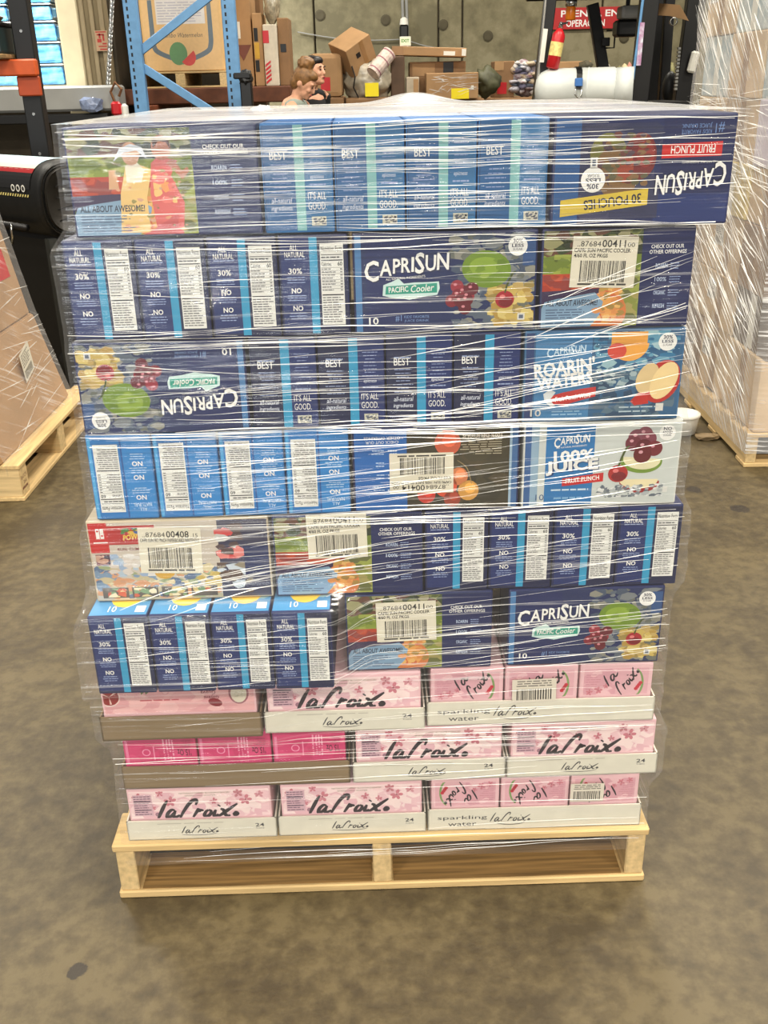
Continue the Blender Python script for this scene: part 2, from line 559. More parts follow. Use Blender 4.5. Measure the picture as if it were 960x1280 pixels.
def nutri(p, x0, x1, o=3):
    p.rect(x0, .09, x1, .93, c(226, 226, 220), o)
    W = x1 - x0
    p.text('Nutrition Facts', x0 + .05 * W, .855, .9 * W, .05, BLACK, o + 1, 0, .01)
    p.rect(x0 + .04 * W, .815, x1 - .04 * W, .822, BLACK, o + 1)
    p.lines(x0 + .05 * W, .775, x1 - .05 * W, .81, 1, c(70, 70, 74), o + 1, .4, .2)
    p.rect(x0 + .04 * W, .757, x1 - .04 * W, .768, BLACK, o + 1)
    p.text('Calories', x0 + .05 * W, .705, .42 * W, .04, BLACK, o + 1, 0, .01)
    p.text('60', x0 + .74 * W, .705, .2 * W, .042, BLACK, o + 1, 0, .02)
    for i in range(8):
        z = .665 - i * .031
        p.rect(x0 + .04 * W, z + .021, x1 - .04 * W, z + .024, c(80, 80, 84), o + 1)
        p.lines(x0 + .05 * W, z - .004, x0 + .66 * W, z + .02, 1, c(70, 70, 74), o + 1, .4, .4)
        p.rect(x1 - .16 * W, z + .002, x1 - .06 * W, z + .012, c(70, 70, 74), o + 1)
    p.rect(x0 + .04 * W, .40, x1 - .04 * W, .413, BLACK, o + 1)
    p.lines(x0 + .05 * W, .11, x1 - .05 * W, .39, 11, c(96, 96, 100), o + 1, .42, .25)

def p_nutrition(w, h, base=BLUE, stripe=TEAL, dark=NAVY):
    p = Pr(w, h, base, 9)
    p.rect(0, 0, 1, .02, dark, .6)
    p.rect(.0, .0, .012, 1, dark, .6)
    p.rect(.44, 0, .56, 1, stripe, 1)
    p.rect(.56, 0, 1, 1, dark, .8)
    nutri(p, .60, .95)
    t = WHITE
    p.text('ALL', .15, .87, .12, .055, t, 3, 0, .01)
    p.text('NATURAL', .07, .80, .30, .055, t, 3, 0, .01)
    p.lines(.07, .77, .38, .795, 1, c(160, 176, 214), 3, .4, .1, True)
    p.text('30%', .12, .63, .2, .06, t, 3, 0, .012)
    p.lines(.08, .53, .37, .61, 3, c(150, 168, 210), 3, .32, .3, True)
    p.text('NO', .15, .43, .15, .055, t, 3, 0, .02)
    p.lines(.08, .345, .37, .42, 3, c(150, 168, 210), 3, .32, .3, True)
    p.text('NO', .16, .245, .15, .055, t, 3, 0, .02)
    p.lines(.08, .15, .38, .235, 3, c(150, 168, 210), 3, .32, .3, True)
    return p

def p_juice_end(w, h):
    p = Pr(w, h, c(34, 116, 186), 10)
    p.rect(.0, .0, .46, 1, c(42, 128, 196), .6)
    p.rect(.46, 0, .485, 1, c(26, 84, 150), 1)
    p.rect(.95, 0, 1, 1, c(70, 160, 214), 1)
    nutri(p, .52, .92)
    for i, z in enumerate((.72, .47, .30)):
        p.text('NO', .15, z, .17, .06, WHITE, 3, 0, .02)
        p.lines(.08, z - .1, .38, z - .015, 3, c(190, 216, 236), 3, .3, .35, True)
    p.text('ALL', .16, .88, .13, .04, c(206, 226, 240), 3)
    p.text('NATURAL', .08, .82, .3, .045, c(206, 226, 240), 3)
    return p

def p_best(w, h, base=NAVY, stripe=TEAL, alt=BLUE):
    p = Pr(w, h, base, 12)
    p.rect(.0, 0, .008, 1, c(12, 18, 50), 1)
    p.rect(.46, 0, .60, 1, stripe, 1)
    p.rect(.60, 0, 1, 1, alt, .8)
    t, f = WHITE, c(150, 166, 206)
    p.text('BEST', .10, .68, .25, .085, t, 3, 0, .008)
    p.lines(.07, .74, .40, .80, 1, f, 3, .3, .4, True)
    p.lines(.08, .36, .40, .66, 7, f, 3, .2, .45, True)
    p.text('all-natural', .09, .27, .30, .055, c(216, 222, 236), 3, .15, .005)
    p.text('ingredients', .08, .185, .31, .06, c(216, 222, 236), 3, .15, .005)
    p.lines(.66, .56, .92, .86, 8, f, 3, .2, .45, True)
    p.text('epicness', .68, .485, .2, .05, c(216, 222, 236), 3, .15)
    p.lines(.66, .42, .92, .47, 1, f, 3, .3, .3, True)
    p.text("IT'S ALL", .64, .30, .27, .075, t, 3, 0, 0)
    p.text('GOOD.', .64, .20, .27, .075, t, 3, 0, 0)
    p.rect(.68, .045, .9, .135, c(196, 194, 176), 3)
    p.blobs(.69, .055, .89, .125, 16, [c(40, 44, 60), c(90, 96, 110)], .001, .0025, 4)
    return p

def p_roarin(w, h):
    p = Pr(w, h, c(44, 92, 132), 15)
    p.rect(.0, 0, .05, 1, c(36, 60, 110), 1)
    p.rect(.06, 0, .42, 1, c(64, 124, 172), .8)
    p.blobs(.42, .55, .98, 1, 110, [c(40, 110, 152), c(92, 150, 178), c(150, 186, 196), c(30, 84, 126)], .003, .012, 1)
    p.blobs(.42, .0, .98, .55, 70, [c(40, 70, 100), c(60, 92, 118), c(84, 110, 128)], .004, .014, 1)
    p.blobs(.45, .35, .72, .62, 40, [c(160, 180, 186), c(110, 140, 156)], .002, .006, 1.6)
    p.ell(.66, .86, .028, .026, c(230, 162, 70), 3, 22, 180, 360)
    p.poly([(.54, .99), (.77, .99), (.77, .86), (.54, .84)], c(230, 162, 70), 3)
    p.ell(.58, .78, .014, .012, c(204, 70, 54), 3.2)
    p.ell(.885, .42, .026, .034, c(178, 38, 32), 3, 24, 0, 360, -25)
    p.ell(.90, .43, .018, .03, c(232, 206, 150), 3.5, 24, 0, 360, -25)
    p.ell(.79, .46, .016, .024, c(216, 190, 140), 3.2, 20, 0, 360, -20)
    p.poly([(.69, .2), (.74, .3), (.8, .28), (.81, .17), (.72, .15)], c(186, 40, 34), 3.6)
    p.capri(.13, .74, .25, .12, c(190, 214, 230), 4)
    p.text('ROARIN\'', .06, .49, .39, .17, WHITE, 5, 0, .03, 6)
    p.text('WATERS', .08, .355, .36, .15, WHITE, 5, 0, .03, 6)
    p.poly([(.14, .27), (.18, .19), (.25, .17), (.35, .22), (.46, .27), (.46, .38), (.36, .36), (.24, .32)], c(196, 52, 50), 4)
    p.text('Fruit Punch Wave', .2, .215, .23, .055, WHITE, 5, .1, .008, 7)
    p.poly([(.12, .31), (.13, .22), (.17, .165), (.2, .17), (.165, .24), (.2, .33), (.16, .36)], c(220, 226, 226), 4.5)
    p.text('10', .04, .05, .07, .08, OFFW, 5, 0, .01)
    p.lines(.18, .05, .44, .12, 2, c(150, 190, 216), 4, .35)
    p.lines(.62, .06, .9, .16, 2, c(176, 196, 206), 4, .3)
    p.rect(.86, .08, .91, .17, OFFW, 4)
    badge(p, .90, .87, .0135)
    return p

def p_juice(w, h):
    p = Pr(w, h, c(196, 202, 198), 18)
    p.rect(0, 0, .04, 1, c(52, 92, 146), 1)
    p.rect(.04, 0, .09, 1, c(140, 168, 190), 1)
    p.rect(.135, 0, .45, .985, c(36, 112, 172), 1)
    p.capri(.185, .74, .23, .14, WHITE, 4)
    p.text('ALL NATURAL INGREDIENTS', .2, .71, .2, .02, WHITE, 4, 0, 0, 4)
    p.text('100%', .19, .53, .26, .15, WHITE, 5, 0, .03, 3)
    p.text('JUICE', .145, .365, .345, .19, c(16, 52, 104), 4.4, 0, .07, 3)
    p.text('JUICE', .14, .375, .345, .18, WHITE, 5, 0, .04, 3)
    p.poly([(.25, .24), (.52, .29), (.52, .40), (.25, .34)], c(192, 34, 36), 5)
    p.text('FRUIT PUNCH', .275, .275, .22, .058, WHITE, 6, 0, .012, 5.5)
    p.lines(.18, .17, .43, .22, 1, c(190, 214, 230), 4, .4, .1)
    p.text('10', .08, .07, .055, .075, c(60, 90, 130), 5)
    p.lines(.2, .06, .43, .12, 1, c(120, 170, 210), 4, .4)
    p.ell(.76, .53, .033, .02, c(110, 140, 48), 2, 26, 170, 372, -6)
    p.ell(.765, .545, .029, .016, c(222, 216, 178), 2.4, 26, 170, 372, -6)
    p.ell(.76, .265, .031, .018, c(150, 30, 34), 2, 26, 175, 368, -2)
    p.ell(.755, .29, .03, .014, c(226, 214, 172), 2.4, 26, 175, 368, -2)
    for x, z, r, k in ((.72, .82, .0135, c(120, 62, 78)), (.77, .86, .012, c(132, 70, 84)), (.70, .75, .0125, c(104, 36, 52)), (.80, .80, .0115, c(120, 54, 70)),
                       (.77, .70, .013, c(88, 16, 30)), (.84, .68, .0125, c(110, 24, 38)), (.765, .61, .014, c(96, 14, 26))):
        p.ell(x, z, r, r, k, 3.2 + (1 - z), 18)
        p.ell(x - .012, z + .03, r * .25, r * .2, c(206, 150, 160), 4.6, 8)
    cherry(p, .615, .38, .0155, .012, c(168, 36, 34), 4.6)
    p.blobs(.48, .08, .92, .24, 90, [c(120, 128, 134), c(170, 176, 178), c(216, 218, 216), c(90, 100, 112)], .001, .005, 2.8)
    badge(p, .915, .87, .0125, 'NO', 'ADDED', 'SUGAR')
    p.rect(.92, .13, .95, .2, OFFW, 4)
    return p

def p_juice_back(w, h):
    """printed upright; the case stands on its head"""
    p = Pr(w, h, c(58, 52, 34), 19)
    p.rect(.68, 0, 1, 1, c(26, 96, 170), 1)
    p.rect(0, 0, .035, 1, c(60, 100, 150), 1)
    p.rect(.035, 0, .05, 1, c(150, 176, 196), 1)
    p.blobs(.06, .04, .67, .98, 60, [c(64, 58, 38), c(50, 46, 30), c(72, 62, 40)], .008, .02, .6)
    p.text('100% DELICIOUS', .1, .08, .24, .045, c(210, 200, 180), 3, 0, .01)
    p.lines(.1, .14, .36, .34, 7, c(186, 176, 150), 3, .3)
    for x, z, r, k in ((.30, .78, .016, c(206, 150, 70)), (.44, .72, .0175, c(214, 82, 52)), (.56, .82, .014, c(196, 56, 44)), (.36, .60, .014, c(204, 122, 76)), (.40, .88, .013, c(150, 60, 40)), (.43, .18, .02, c(196, 90, 60))):
        p.ell(x, z, r, r * 1.05, k, 3, 18)
        p.ell(x - .01, z - .03, r * .55, r * .55, tuple(min(1, v * 1.5) for v in k[:3]) + (1,), 3.4, 14)
    p.stroke([(.28 * w, .7 * h), (.31 * w, .5 * h), (.37 * w, .4 * h)], .0015, c(150, 130, 90), 3.6)
    p.text('CHECK OUT OUR', .73, .14, .2, .035, WHITE, 3)
    p.text('OTHER OFFERINGS', .72, .09, .22, .035, WHITE, 3)
    for i in range(4):
        p.lines(.74, .24 + i * .15, .80, .32 + i * .15, 2, c(210, 224, 240), 3, .5)
        p.lines(.82, .24 + i * .15, .9, .32 + i * .15, 2, c(170, 196, 226), 3, .35)
    return p

def p_switch(w, h):
    """game-promotion carton: red corner with the console mark, pale collage; no figures"""
    p = Pr(w, h, c(196, 186, 172), 21)
    p.rect(0, .62, .105, 1, c(190, 30, 28), 2)
    p.rect(.105, .72, .37, .96, c(172, 34, 34), 2)
    p.text('POWERED', .19, .77, .16, .07, c(226, 196, 90), 3, .15, .03, 6)
    p.blobs(.18, .84, .34, .93, 14, [c(70, 120, 60), c(210, 170, 60), c(60, 90, 150)], .003, .006, 3)
    for x0, k in ((.04, 1), (.064, 0)):                     # two rounded halves of the console mark
        p.rect(x0, .80, x0 + .02, .93, WHITE, 3)
        p.ell(x0 + .01, .90 if k else .84, .0018, .0018, c(190, 30, 28), 4, 10)
    p.rect(.02, .745, .10, .76, WHITE, 3)
    p.text('RUN, CLIMB, AND CLANG', .15, .635, .30, .045, c(120, 50, 60), 3, 0, .01)
    p.rect(.02, .46, .10, .60, c(120, 70, 74), 2)
    p.blobs(.02, .47, .10, .59, 10, [c(60, 50, 70), c(190, 150, 130)], .003, .006, 3)
    p.blobs(.0, .0, .72, .45, 170, [c(214, 200, 160), c(190, 176, 140), c(120, 144, 168), c(196, 170, 90), c(90, 110, 140), c(206, 150, 110), c(150, 160, 120)], .004, .012, 1)
    p.blobs(.05, .3, .45, .6, 40, [c(214, 210, 204), c(170, 186, 200), c(150, 170, 196), c(206, 196, 186)], .004, .01, 1.5)
    p.ell(.40, .36, .017, .014, c(206, 160, 60), 3, 12)
    p.ell(.41, .42, .012, .012, c(110, 64, 36), 3.2, 12)
    p.rect(.72, .0, 1, 1, c(50, 50, 78), 1.4)
    p.blobs(.70, .5, .86, .95, 20, [c(206, 70, 70), c(224, 130, 124), c(190, 190, 186), c(80, 60, 60)], .006, .014, 2)
    p.blobs(.70, .05, .9, .45, 20, [c(196, 206, 214), c(90, 70, 60), c(140, 130, 110)], .006, .014, 2)
    p.rect(.86, .25, 1, .66, c(26, 40, 88), 2.6)
    for i in range(4):
        p.rect(.03 + i * .17, .02, .18 + i * .17, .16, c(90, 80, 70), 3)
        p.blobs(.04 + i * .17, .03, .17 + i * .17, .15, 9, [c(214, 190, 130), c(196, 90, 60), c(120, 150, 110), c(226, 214, 180)], .003, .008, 3.5)
    return p

def p_punch30(w, h):
    """printed upright; the case stands on its head"""
    p = Pr(w, h, c(24, 36, 86), 24)
    p.rect(.0, .0, .40, 1, c(20, 30, 78), 1)
    p.rect(.0, .72, .42, 1, c(30, 48, 104), 1.1)
    p.blobs(.40, .05, .86, .95, 60, [c(48, 52, 84), c(60, 62, 92), c(36, 42, 80)], .012, .03, 1)
    p.ell(.52, .36, .022, .030, c(112, 36, 38), 2.4, 24)
    p.ell(.49, .34, .012, .017, c(140, 46, 42), 2.7, 20)
    p.ell(.65, .52, .027, .036, c(122, 92, 56), 2.2, 24, 0, 360, 20)
    p.ell(.70, .34, .025, .028, c(112, 112, 56), 2.1, 24, 0, 360, 10)
    p.ell(.60, .46, .011, .02, c(150, 66, 46), 2.8, 18)
    p.blobs(.48, .15, .76, .62, 70, [c(104, 60, 54), c(126, 96, 62), c(90, 86, 60), c(78, 60, 72)], .002, .006, 2.9, True)
    p.rect(.86, 0, 1, 1, c(40, 84, 138), 1.4)
    p.capri(.02, .46, .40, .27, WHITE, 5, c(12, 18, 50))
    p.text('ALL NATURAL INGREDIENTS', .08, .415, .2, .02, OFFW, 4)
    p.poly([(.06, .235), (.40, .255), (.40, .385), (.06, .37)], c(196, 30, 30), 4)
    p.text('FRUIT PUNCH', .10, .265, .25, .075, WHITE, 5, 0, .01, .6)
    p.text('#1', .06, .06, .05, .10, c(104, 136, 190), 4)
    p.text("KIDS' FAVORITE", .13, .125, .17, .04, c(104, 136, 190), 4)
    p.text('JUICE DRINK', .13, .06, .17, .05, c(104, 136, 190), 4)
    p.poly([(.46, .66), (.96, .76), (.96, .92), (.46, .82)], c(206, 180, 62), 4)
    p.text('30 POUCHES', .50, .705, .33, .095, c(30, 34, 60), 5, 0, .02, 6)
    badge(p, .78, .57, .0165)
    p.rect(.76, .36, .80, .46, OFFW, 4)
    p.rect(.77, .38, .79, .44, c(80, 90, 110), 4.5)
    return p

PINK, PINKL, PINKD = c(230, 188, 194), c(240, 214, 214), c(200, 120, 134)
INKW = c(40, 30, 40)

def flower(p, cx, cz, r, col, o=2):
    for i in range(5):
        a = R(72 * i + p.rng.uniform(0, 40))
        p.ell(cx + r * .62 * math.cos(a) / p.w, cz + r * .62 * math.sin(a) / p.h, r * .46, r * .3, col, o, 9, 0, 360, math.degrees(a))
    p.ell(cx, cz, r * .18, r * .18, c(150, 60, 80), o + .4, 7)

def p_blossom(w, h, nut=True):
    """upper part of the can carton that stands above its tray"""
    p = Pr(w, h, PINKL, 30)
    p.blobs(0, 0, 1, .95, 70, [c(236, 204, 206), c(230, 190, 196), c(242, 218, 216), c(224, 178, 188)], .006, .018, 1)
    for x, z, r, k in ((.06, .78, .010, c(190, 110, 122)), (.29, .62, .011, PINKD), (.78, .86, .009, c(190, 120, 130)), (.83, .62, .011, PINKD), (.60, .6, .007, PINKD), (.70, .5, .006, PINKD), (.93, .8, .008, c(204, 140, 150)), (.22, .92, .007, PINKD), (.16, .4, .006, PINKD), (.45, .62, .006, PINKD)):
        flower(p, x, z, r, k)
    p.text('NATURALLY CHERRY BLOSSOM ESSENCED', .36, .88, .36, .05, c(120, 110, 70), 4)
    p.text('SPARKLING WATER', .40, .79, .22, .045, c(120, 110, 70), 4)
    p.croix(.19, .0, .58, .66, INKW, 5, .0072, -.02)
    if nut:
        p.rect(.025, .1, .16, .88, c(206, 168, 180), 3)
        p.lines(.03, .12, .15, .86, 9, c(110, 80, 100), 4, .4, .25)
        p.rect(.03, .62, .15, .66, c(60, 46, 66), 4)
        p.rect(.03, .3, .15, .33, c(60, 46, 66), 4)
        p.ell(.19, .14, .0045, .0045, c(150, 110, 126), 4, 12)
    return p

def p_blossom_end(w, h, upside=False):
    p = Pr(w, h, PINK, 33)
    p.rect(.03, .03, .97, .97, c(220, 168, 178), 1)
    p.blobs(.03, .03, .5, .97, 22, [c(228, 184, 190), c(212, 156, 168)], .006, .014, 1.2)
    p.lines(.06, .2, .3, .8, 7, c(196, 132, 146), 2, .3)
    for x, z, r in ((.25, .2, .007), (.12, .12, .006), (.36, .34, .005)):
        flower(p, x, z, r, PINKD)
    p.ell(.70, .42, .024, .034, c(120, 150, 90), 2, 24, 200, 420)
    p.ell(.68, .43, .0225, .033, c(220, 172, 180), 2.3, 24, 200, 420)
    p.croix(.40, .34, .95, .36, INKW, 5, .0032, -.1, 58, (0, 1, 2))
    p.croix(.50, -.30, .64, .40, INKW, 5, .0032, -.1, 58, tuple(range(3, 11)))
    for i in range(4):
        p.ell(.80 + .02 * i, .22 + .07 * i, .0035, .0035, c(190, 40, 60), 3, 9)
    return p

def p_guava(w, h):
    """printed upright; the case stands on its head"""
    p = Pr(w, h, c(226, 170, 172), 36)
    p.blobs(0, 0, 1, 1, 30, [c(232, 182, 182), c(220, 160, 164)], .01, .02, .6)
    p.ell(.10, .34, .017, .022, c(150, 90, 100), 2, 22)
    p.ell(.10, .36, .0135, .018, c(214, 206, 186), 3, 22)
    p.blobs(.065, .2, .135, .5, 24, [c(190, 184, 160), c(226, 220, 204)], .001, .002, 4)
    p.ell(.96, .35, .0185, .019, c(236, 206, 200), 2, 24)
    p.ell(.96, .35, .0165, .017, c(140, 32, 36), 3, 24)
    for a in (90, 210, 330):
        p.poly([(.96, .35), (.96 + .015 / w * math.cos(R(a)), .35 + .015 / h * math.sin(R(a))), (.96 + .015 / w * math.cos(R(a + 14)), .35 + .015 / h * math.sin(R(a + 14)))], c(226, 190, 180), 3.6)
    p.text('Goyave', .23, .38, .10, .16, c(120, 40, 56), 4, .1, .01)
    p.text('Guava', .25, .22, .10, .14, c(120, 40, 56), 4, .1, .01)
    p.ell(.26, .66, .012, .008, c(130, 24, 40), 3, 14, 0, 360, -20)
    p.ell(.585, .2, .006, .007, c(200, 130, 136), 3, 14)
    p.ell(.585, .2, .005, .006, c(226, 176, 178), 3.3, 14)
    p.lines(.5, .45, .78, .6, 1, c(190, 90, 100), 3, .3)
    for x in (.70, .73):
        p.poly([(x, .05), (x + .02, .12), (x + .015, .3), (x - .01, .2)], c(110, 120, 70), 3)
    p.ell(.82, .02, .012, .008, c(190, 110, 116), 2, 14)
    return p

def p_hotpink(w, h):
    """one of the can cartons in the brown tray, on its head"""
    p = Pr(w, h, c(206, 58, 112), 38)
    p.blobs(0, 0, 1, 1, 14, [c(214, 72, 122), c(198, 50, 104)], .01, .02, .6)
    p.rect(.96, .08, 1, .95, c(226, 120, 160), 2)
    p.text("'15 Oz", .05, .46, .2, .26, c(96, 20, 54), 3, 0, .02)
    p.lines(.05, .1, .2, .4, 4, c(150, 30, 80), 3, .35)
    for x in (.30, .34, .38, .43):
        p.rect(x, .05, x + .022, .86, c(232, 156, 184), 3)
        p.blobs(x - .005, .05, x + .027, .86, 10, [c(206, 58, 112)], .001, .003, 4)
    p.ell(.70, .55, .0075, .0075, c(232, 140, 176), 3, 16)
    p.ell(.70, .55, .0055, .0055, c(206, 58, 112), 3.3, 16)
    p.rect(.58, .3, .6, .85, c(226, 130, 166), 3)
    return p

def p_tray_side(w, h):
    p = Pr(w, h, c(216, 212, 196), 40)
    p.croix(.36, .30, .25, .42, c(50, 48, 54), 3, .0022)
    p.stroke([(.36 * w, .22 * h), (.44 * w, .17 * h), (.54 * w, .18 * h), (.60 * w, .26 * h)], .0012, c(60, 58, 60), 3)
    p.lines(.2, .84, .75, .93, 1, c(176, 170, 158), 2, .4)
    p.text('24', .865, .58, .06, .2, c(60, 60, 66), 3, 0, .015)
    p.text('Cans', .868, .45, .055, .09, c(90, 90, 94), 3)
    return p

def p_tray_long(w, h):
    p = Pr(w, h, c(218, 214, 198), 41)
    p.text('sparkling', .04, .46, .235, .25, c(60, 60, 64), 3)
    p.text('water', .09, .16, .135, .19, c(60, 60, 64), 3)
    p.croix(.29, .36, .19, .46, c(50, 48, 54), 3, .0022)
    p.stroke([(.32 * w, .26 * h), (.37 * w, .17 * h), (.43 * w, .2 * h), (.46 * w, .32 * h)], .0013, c(60, 58, 60), 3)
    return p

def p_sticker(w, h, num, small, line1, line2):
    p = Pr(w, h, c(222, 216, 196), 44)
    p.text('..87684', .07, .80, .36, .105, c(40, 38, 36), 2)
    p.text(num, .45, .79, .36, .145, c(34, 32, 30), 2, 0, .012)
    p.text(small, .84, .80, .11, .085, c(40, 38, 36), 2)
    p.text(line1, .03, .69, min(.94, .036 * len(line1)), .08, c(30, 28, 26), 2, 0, .02)
    if line2:
        p.text(line2, .03, .59, .52, .075, c(30, 28, 26), 2, 0, .02)
    x = .14
    while x < .84:
        b = p.rng.choice((.006, .006, .01, .016))
        p.rect(x, .11, x + b, .53 if line2 else .57, c(30, 28, 28), 2)
        x += b + p.rng.choice((.006, .008, .012, .018))
    p.lines(.12, .03, .88, .095, 1, c(60, 58, 54), 2, .55, .05)
    return p

def p_smallcode(w, h):
    p = Pr(w, h, c(220, 212, 196), 45)
    p.lines(.08, .66, .92, .96, 3, c(110, 104, 96), 2, .45, .3, True)
    x = .1
    while x < .88:
        b = p.rng.choice((.012, .018, .03))
        p.rect(x, .1, x + b, .58, c(36, 34, 34), 2)
        x += b + p.rng.choice((.014, .02, .03))
    return p

# ------------------------------------------------------------------ materials of the place
M_KRAFT = mat('kraft_board', c(164, 128, 88), .75, var=.12, scale=6, bump=.08, bscale=90)
M_KRAFT2 = mat('kraft_board_dark', c(136, 102, 68), .75, var=.14, scale=6, bump=.08, bscale=90)
M_TRAYB = mat('brown_tray_board', c(128, 108, 78), .7, var=.08, scale=8)
M_TRAYW = mat('white_tray_board', c(218, 214, 198), .6, var=.05, scale=8)
M_CARD_B = mat('blue_carton_board', c(19, 32, 82), .4, var=.1)
M_CARD_LB = mat('light_blue_carton_board', c(44, 116, 180), .4, var=.1)
M_CARD_W = mat('white_carton_board', c(206, 208, 202), .4, var=.05)
M_CARD_P = mat('pink_carton_board', c(228, 184, 190), .45, var=.08)
M_CARD_HP = mat('magenta_carton_board', c(206, 58, 112), .45, var=.08)
M_CARD_T = mat('tan_carton_board', c(190, 176, 150), .5, var=.1)
M_WOOD = mat('pine_board', c(202, 172, 120), .75, var=.22, scale=5, stretch=(1, 14, 14), bump=.15, bscale=30)
M_WOODX = mat('pine_board_crosswise', c(206, 178, 128), .75, var=.22, scale=5, stretch=(14, 1, 14), bump=.15, bscale=30)
M_WOODD = mat('weathered_board', c(132, 104, 64), .8, var=.4, scale=4, stretch=(1, 22, 22), bump=.15, bscale=30)
M_STEELB = mat('blue_rack_enamel', c(98, 146, 190), .45, var=.1, scale=14)
M_BLACK = mat('black_enamel', c(9, 9, 10), .45, var=.2, scale=20)
M_RUBBER = mat('black_plastic', c(13, 13, 12), .5, var=.2, scale=20, bump=.05)
M_ORANGE = mat('orange_beam_enamel', c(196, 82, 30), .5, var=.15)
M_GREY = mat('grey_steel', c(142, 142, 138), .5, var=.08, scale=5)
M_WHITEP = mat('white_tank_enamel', c(206, 210, 206), .4, var=.06, scale=9)
M_RED = mat('red_enamel', c(190, 26, 34), .35, var=.08)
M_CHROME = mat('bright_metal', c(200, 200, 196), .25, metal=1.0, var=.05)
M_YELLOW = mat('yellow_paper', c(240, 218, 20), .6, var=.04)
M_PAPERW = mat('white_paper', c(226, 224, 214), .6, var=.04)
M_TAPE = mat('packing_tape', c(150, 112, 70), .3, var=.06)

def concrete(name, lo, mid, hi, scale, rough, bump, spots=()):
    m = bpy.data.materials.new(name)
    m.use_nodes = True
    nt = m.node_tree
    b = nt.nodes['Principled BSDF']
    tc = nt.nodes.new('ShaderNodeTexCoord')
    def nz(s, d, dist=0.0):
        n = nt.nodes.new('ShaderNodeTexNoise')
        n.inputs['Scale'].default_value = s
        n.inputs['Detail'].default_value = d
        n.inputs['Roughness'].default_value = .62
        n.inputs['Distortion'].default_value = dist
        nt.links.new(tc.outputs['Object'], n.inputs['Vector'])
        return n
    a, f, st = nz(scale, 10, .3), nz(scale * 9, 8), nz(scale * 2.2, 6, .5)
    ad = nt.nodes.new('ShaderNodeMath')
    ad.operation = 'MULTIPLY_ADD'
    nt.links.new(f.outputs['Fac'], ad.inputs[0])
    ad.inputs[1].default_value = .9
    nt.links.new(a.outputs['Fac'], ad.inputs[2])
    ramp = nt.nodes.new('ShaderNodeValToRGB')
    e = ramp.color_ramp.elements
    e[0].position, e[0].color = .70, lo
    e[1].position, e[1].color = 1.0, hi
    k = e.new(.85)
    k.color = mid
    sc_ = nt.nodes.new('ShaderNodeMath')
    sc_.operation = 'SUBTRACT'
    sc_.inputs[1].default_value = .10
    nt.links.new(ad.outputs[0], sc_.inputs[0])
    nt.links.new(sc_.outputs[0], ramp.inputs['Fac'])
    col = ramp.outputs['Color']
    sr = nt.nodes.new('ShaderNodeValToRGB')                 # scattered oily stains
    sr.color_ramp.elements[0].position, sr.color_ramp.elements[1].position = .60, .74
    nt.links.new(st.outputs['Fac'], sr.inputs['Fac'])
    fac = sr.outputs['Color']
    mx = nt.nodes.new('ShaderNodeMix')
    mx.data_type, mx.blend_type = 'RGBA', 'MIX'
    mu = nt.nodes.new('ShaderNodeMath')
    mu.operation = 'MULTIPLY'
    mu.inputs[1].default_value = .55
    nt.links.new(fac, mu.inputs[0])
    nt.links.new(mu.outputs[0], mx.inputs[0])
    nt.links.new(col, mx.inputs[6])
    mx.inputs[7].default_value = tuple(v * .62 for v in lo[:3]) + (1,)
    col = mx.outputs[2]
    for (x, y, r) in spots:                                 # a dried spot with its own shape
        vd = nt.nodes.new('ShaderNodeVectorMath')
        vd.operation = 'DISTANCE'
        nt.links.new(tc.outputs['Object'], vd.inputs[0])
        vd.inputs[1].default_value = (x, y, 0)
        w = nz(38, 3)
        w2 = nt.nodes.new('ShaderNodeMath')
        w2.operation = 'MULTIPLY_ADD'
        nt.links.new(w.outputs['Fac'], w2.inputs[0])
        w2.inputs[1].default_value = r * 1.4
        nt.links.new(vd.outputs['Value'], w2.inputs[2])
        cr = nt.nodes.new('ShaderNodeMapRange')
        cr.inputs['From Min'].default_value = r * 1.5
        cr.inputs['From Max'].default_value = r * 1.7
        cr.inputs['To Min'].default_value = .85
        cr.inputs['To Max'].default_value = 0
        nt.links.new(w2.outputs[0], cr.inputs['Value'])
        m2 = nt.nodes.new('ShaderNodeMix')
        m2.data_type = 'RGBA'
        nt.links.new(cr.outputs['Result'], m2.inputs[0])
        nt.links.new(col, m2.inputs[6])
        m2.inputs[7].default_value = c(34, 28, 24)
        col = m2.outputs[2]
    nt.links.new(col, b.inputs['Base Color'])
    b.inputs['Roughness'].default_value = rough
    bp = nt.nodes.new('ShaderNodeBump')
    bp.inputs['Strength'].default_value = bump
    bp.inputs['Distance'].default_value = .01
    nt.links.new(f.outputs['Fac'], bp.inputs['Height'])
    nt.links.new(bp.outputs['Normal'], b.inputs['Normal'])
    return m

_sp = on_floor(97, 1213)
M_FLOOR = concrete('worn_concrete_floor', c(62, 52, 33), c(77, 66, 43), c(93, 81, 55), 3.0, .48, .2,
                   [(_sp.x, _sp.y, .018), (on_floor(925, 636).x, on_floor(925, 636).y, .035), (on_floor(868, 612).x, on_floor(868, 612).y, .03)])
M_WALL = concrete('cast_concrete_wall', c(104, 98, 74), c(122, 115, 88), c(138, 131, 104), .5, .8, .1)
M_DARKWALL = mat('dark_block_wall', c(64, 56, 42), .85, var=.3, scale=3, bump=.1)

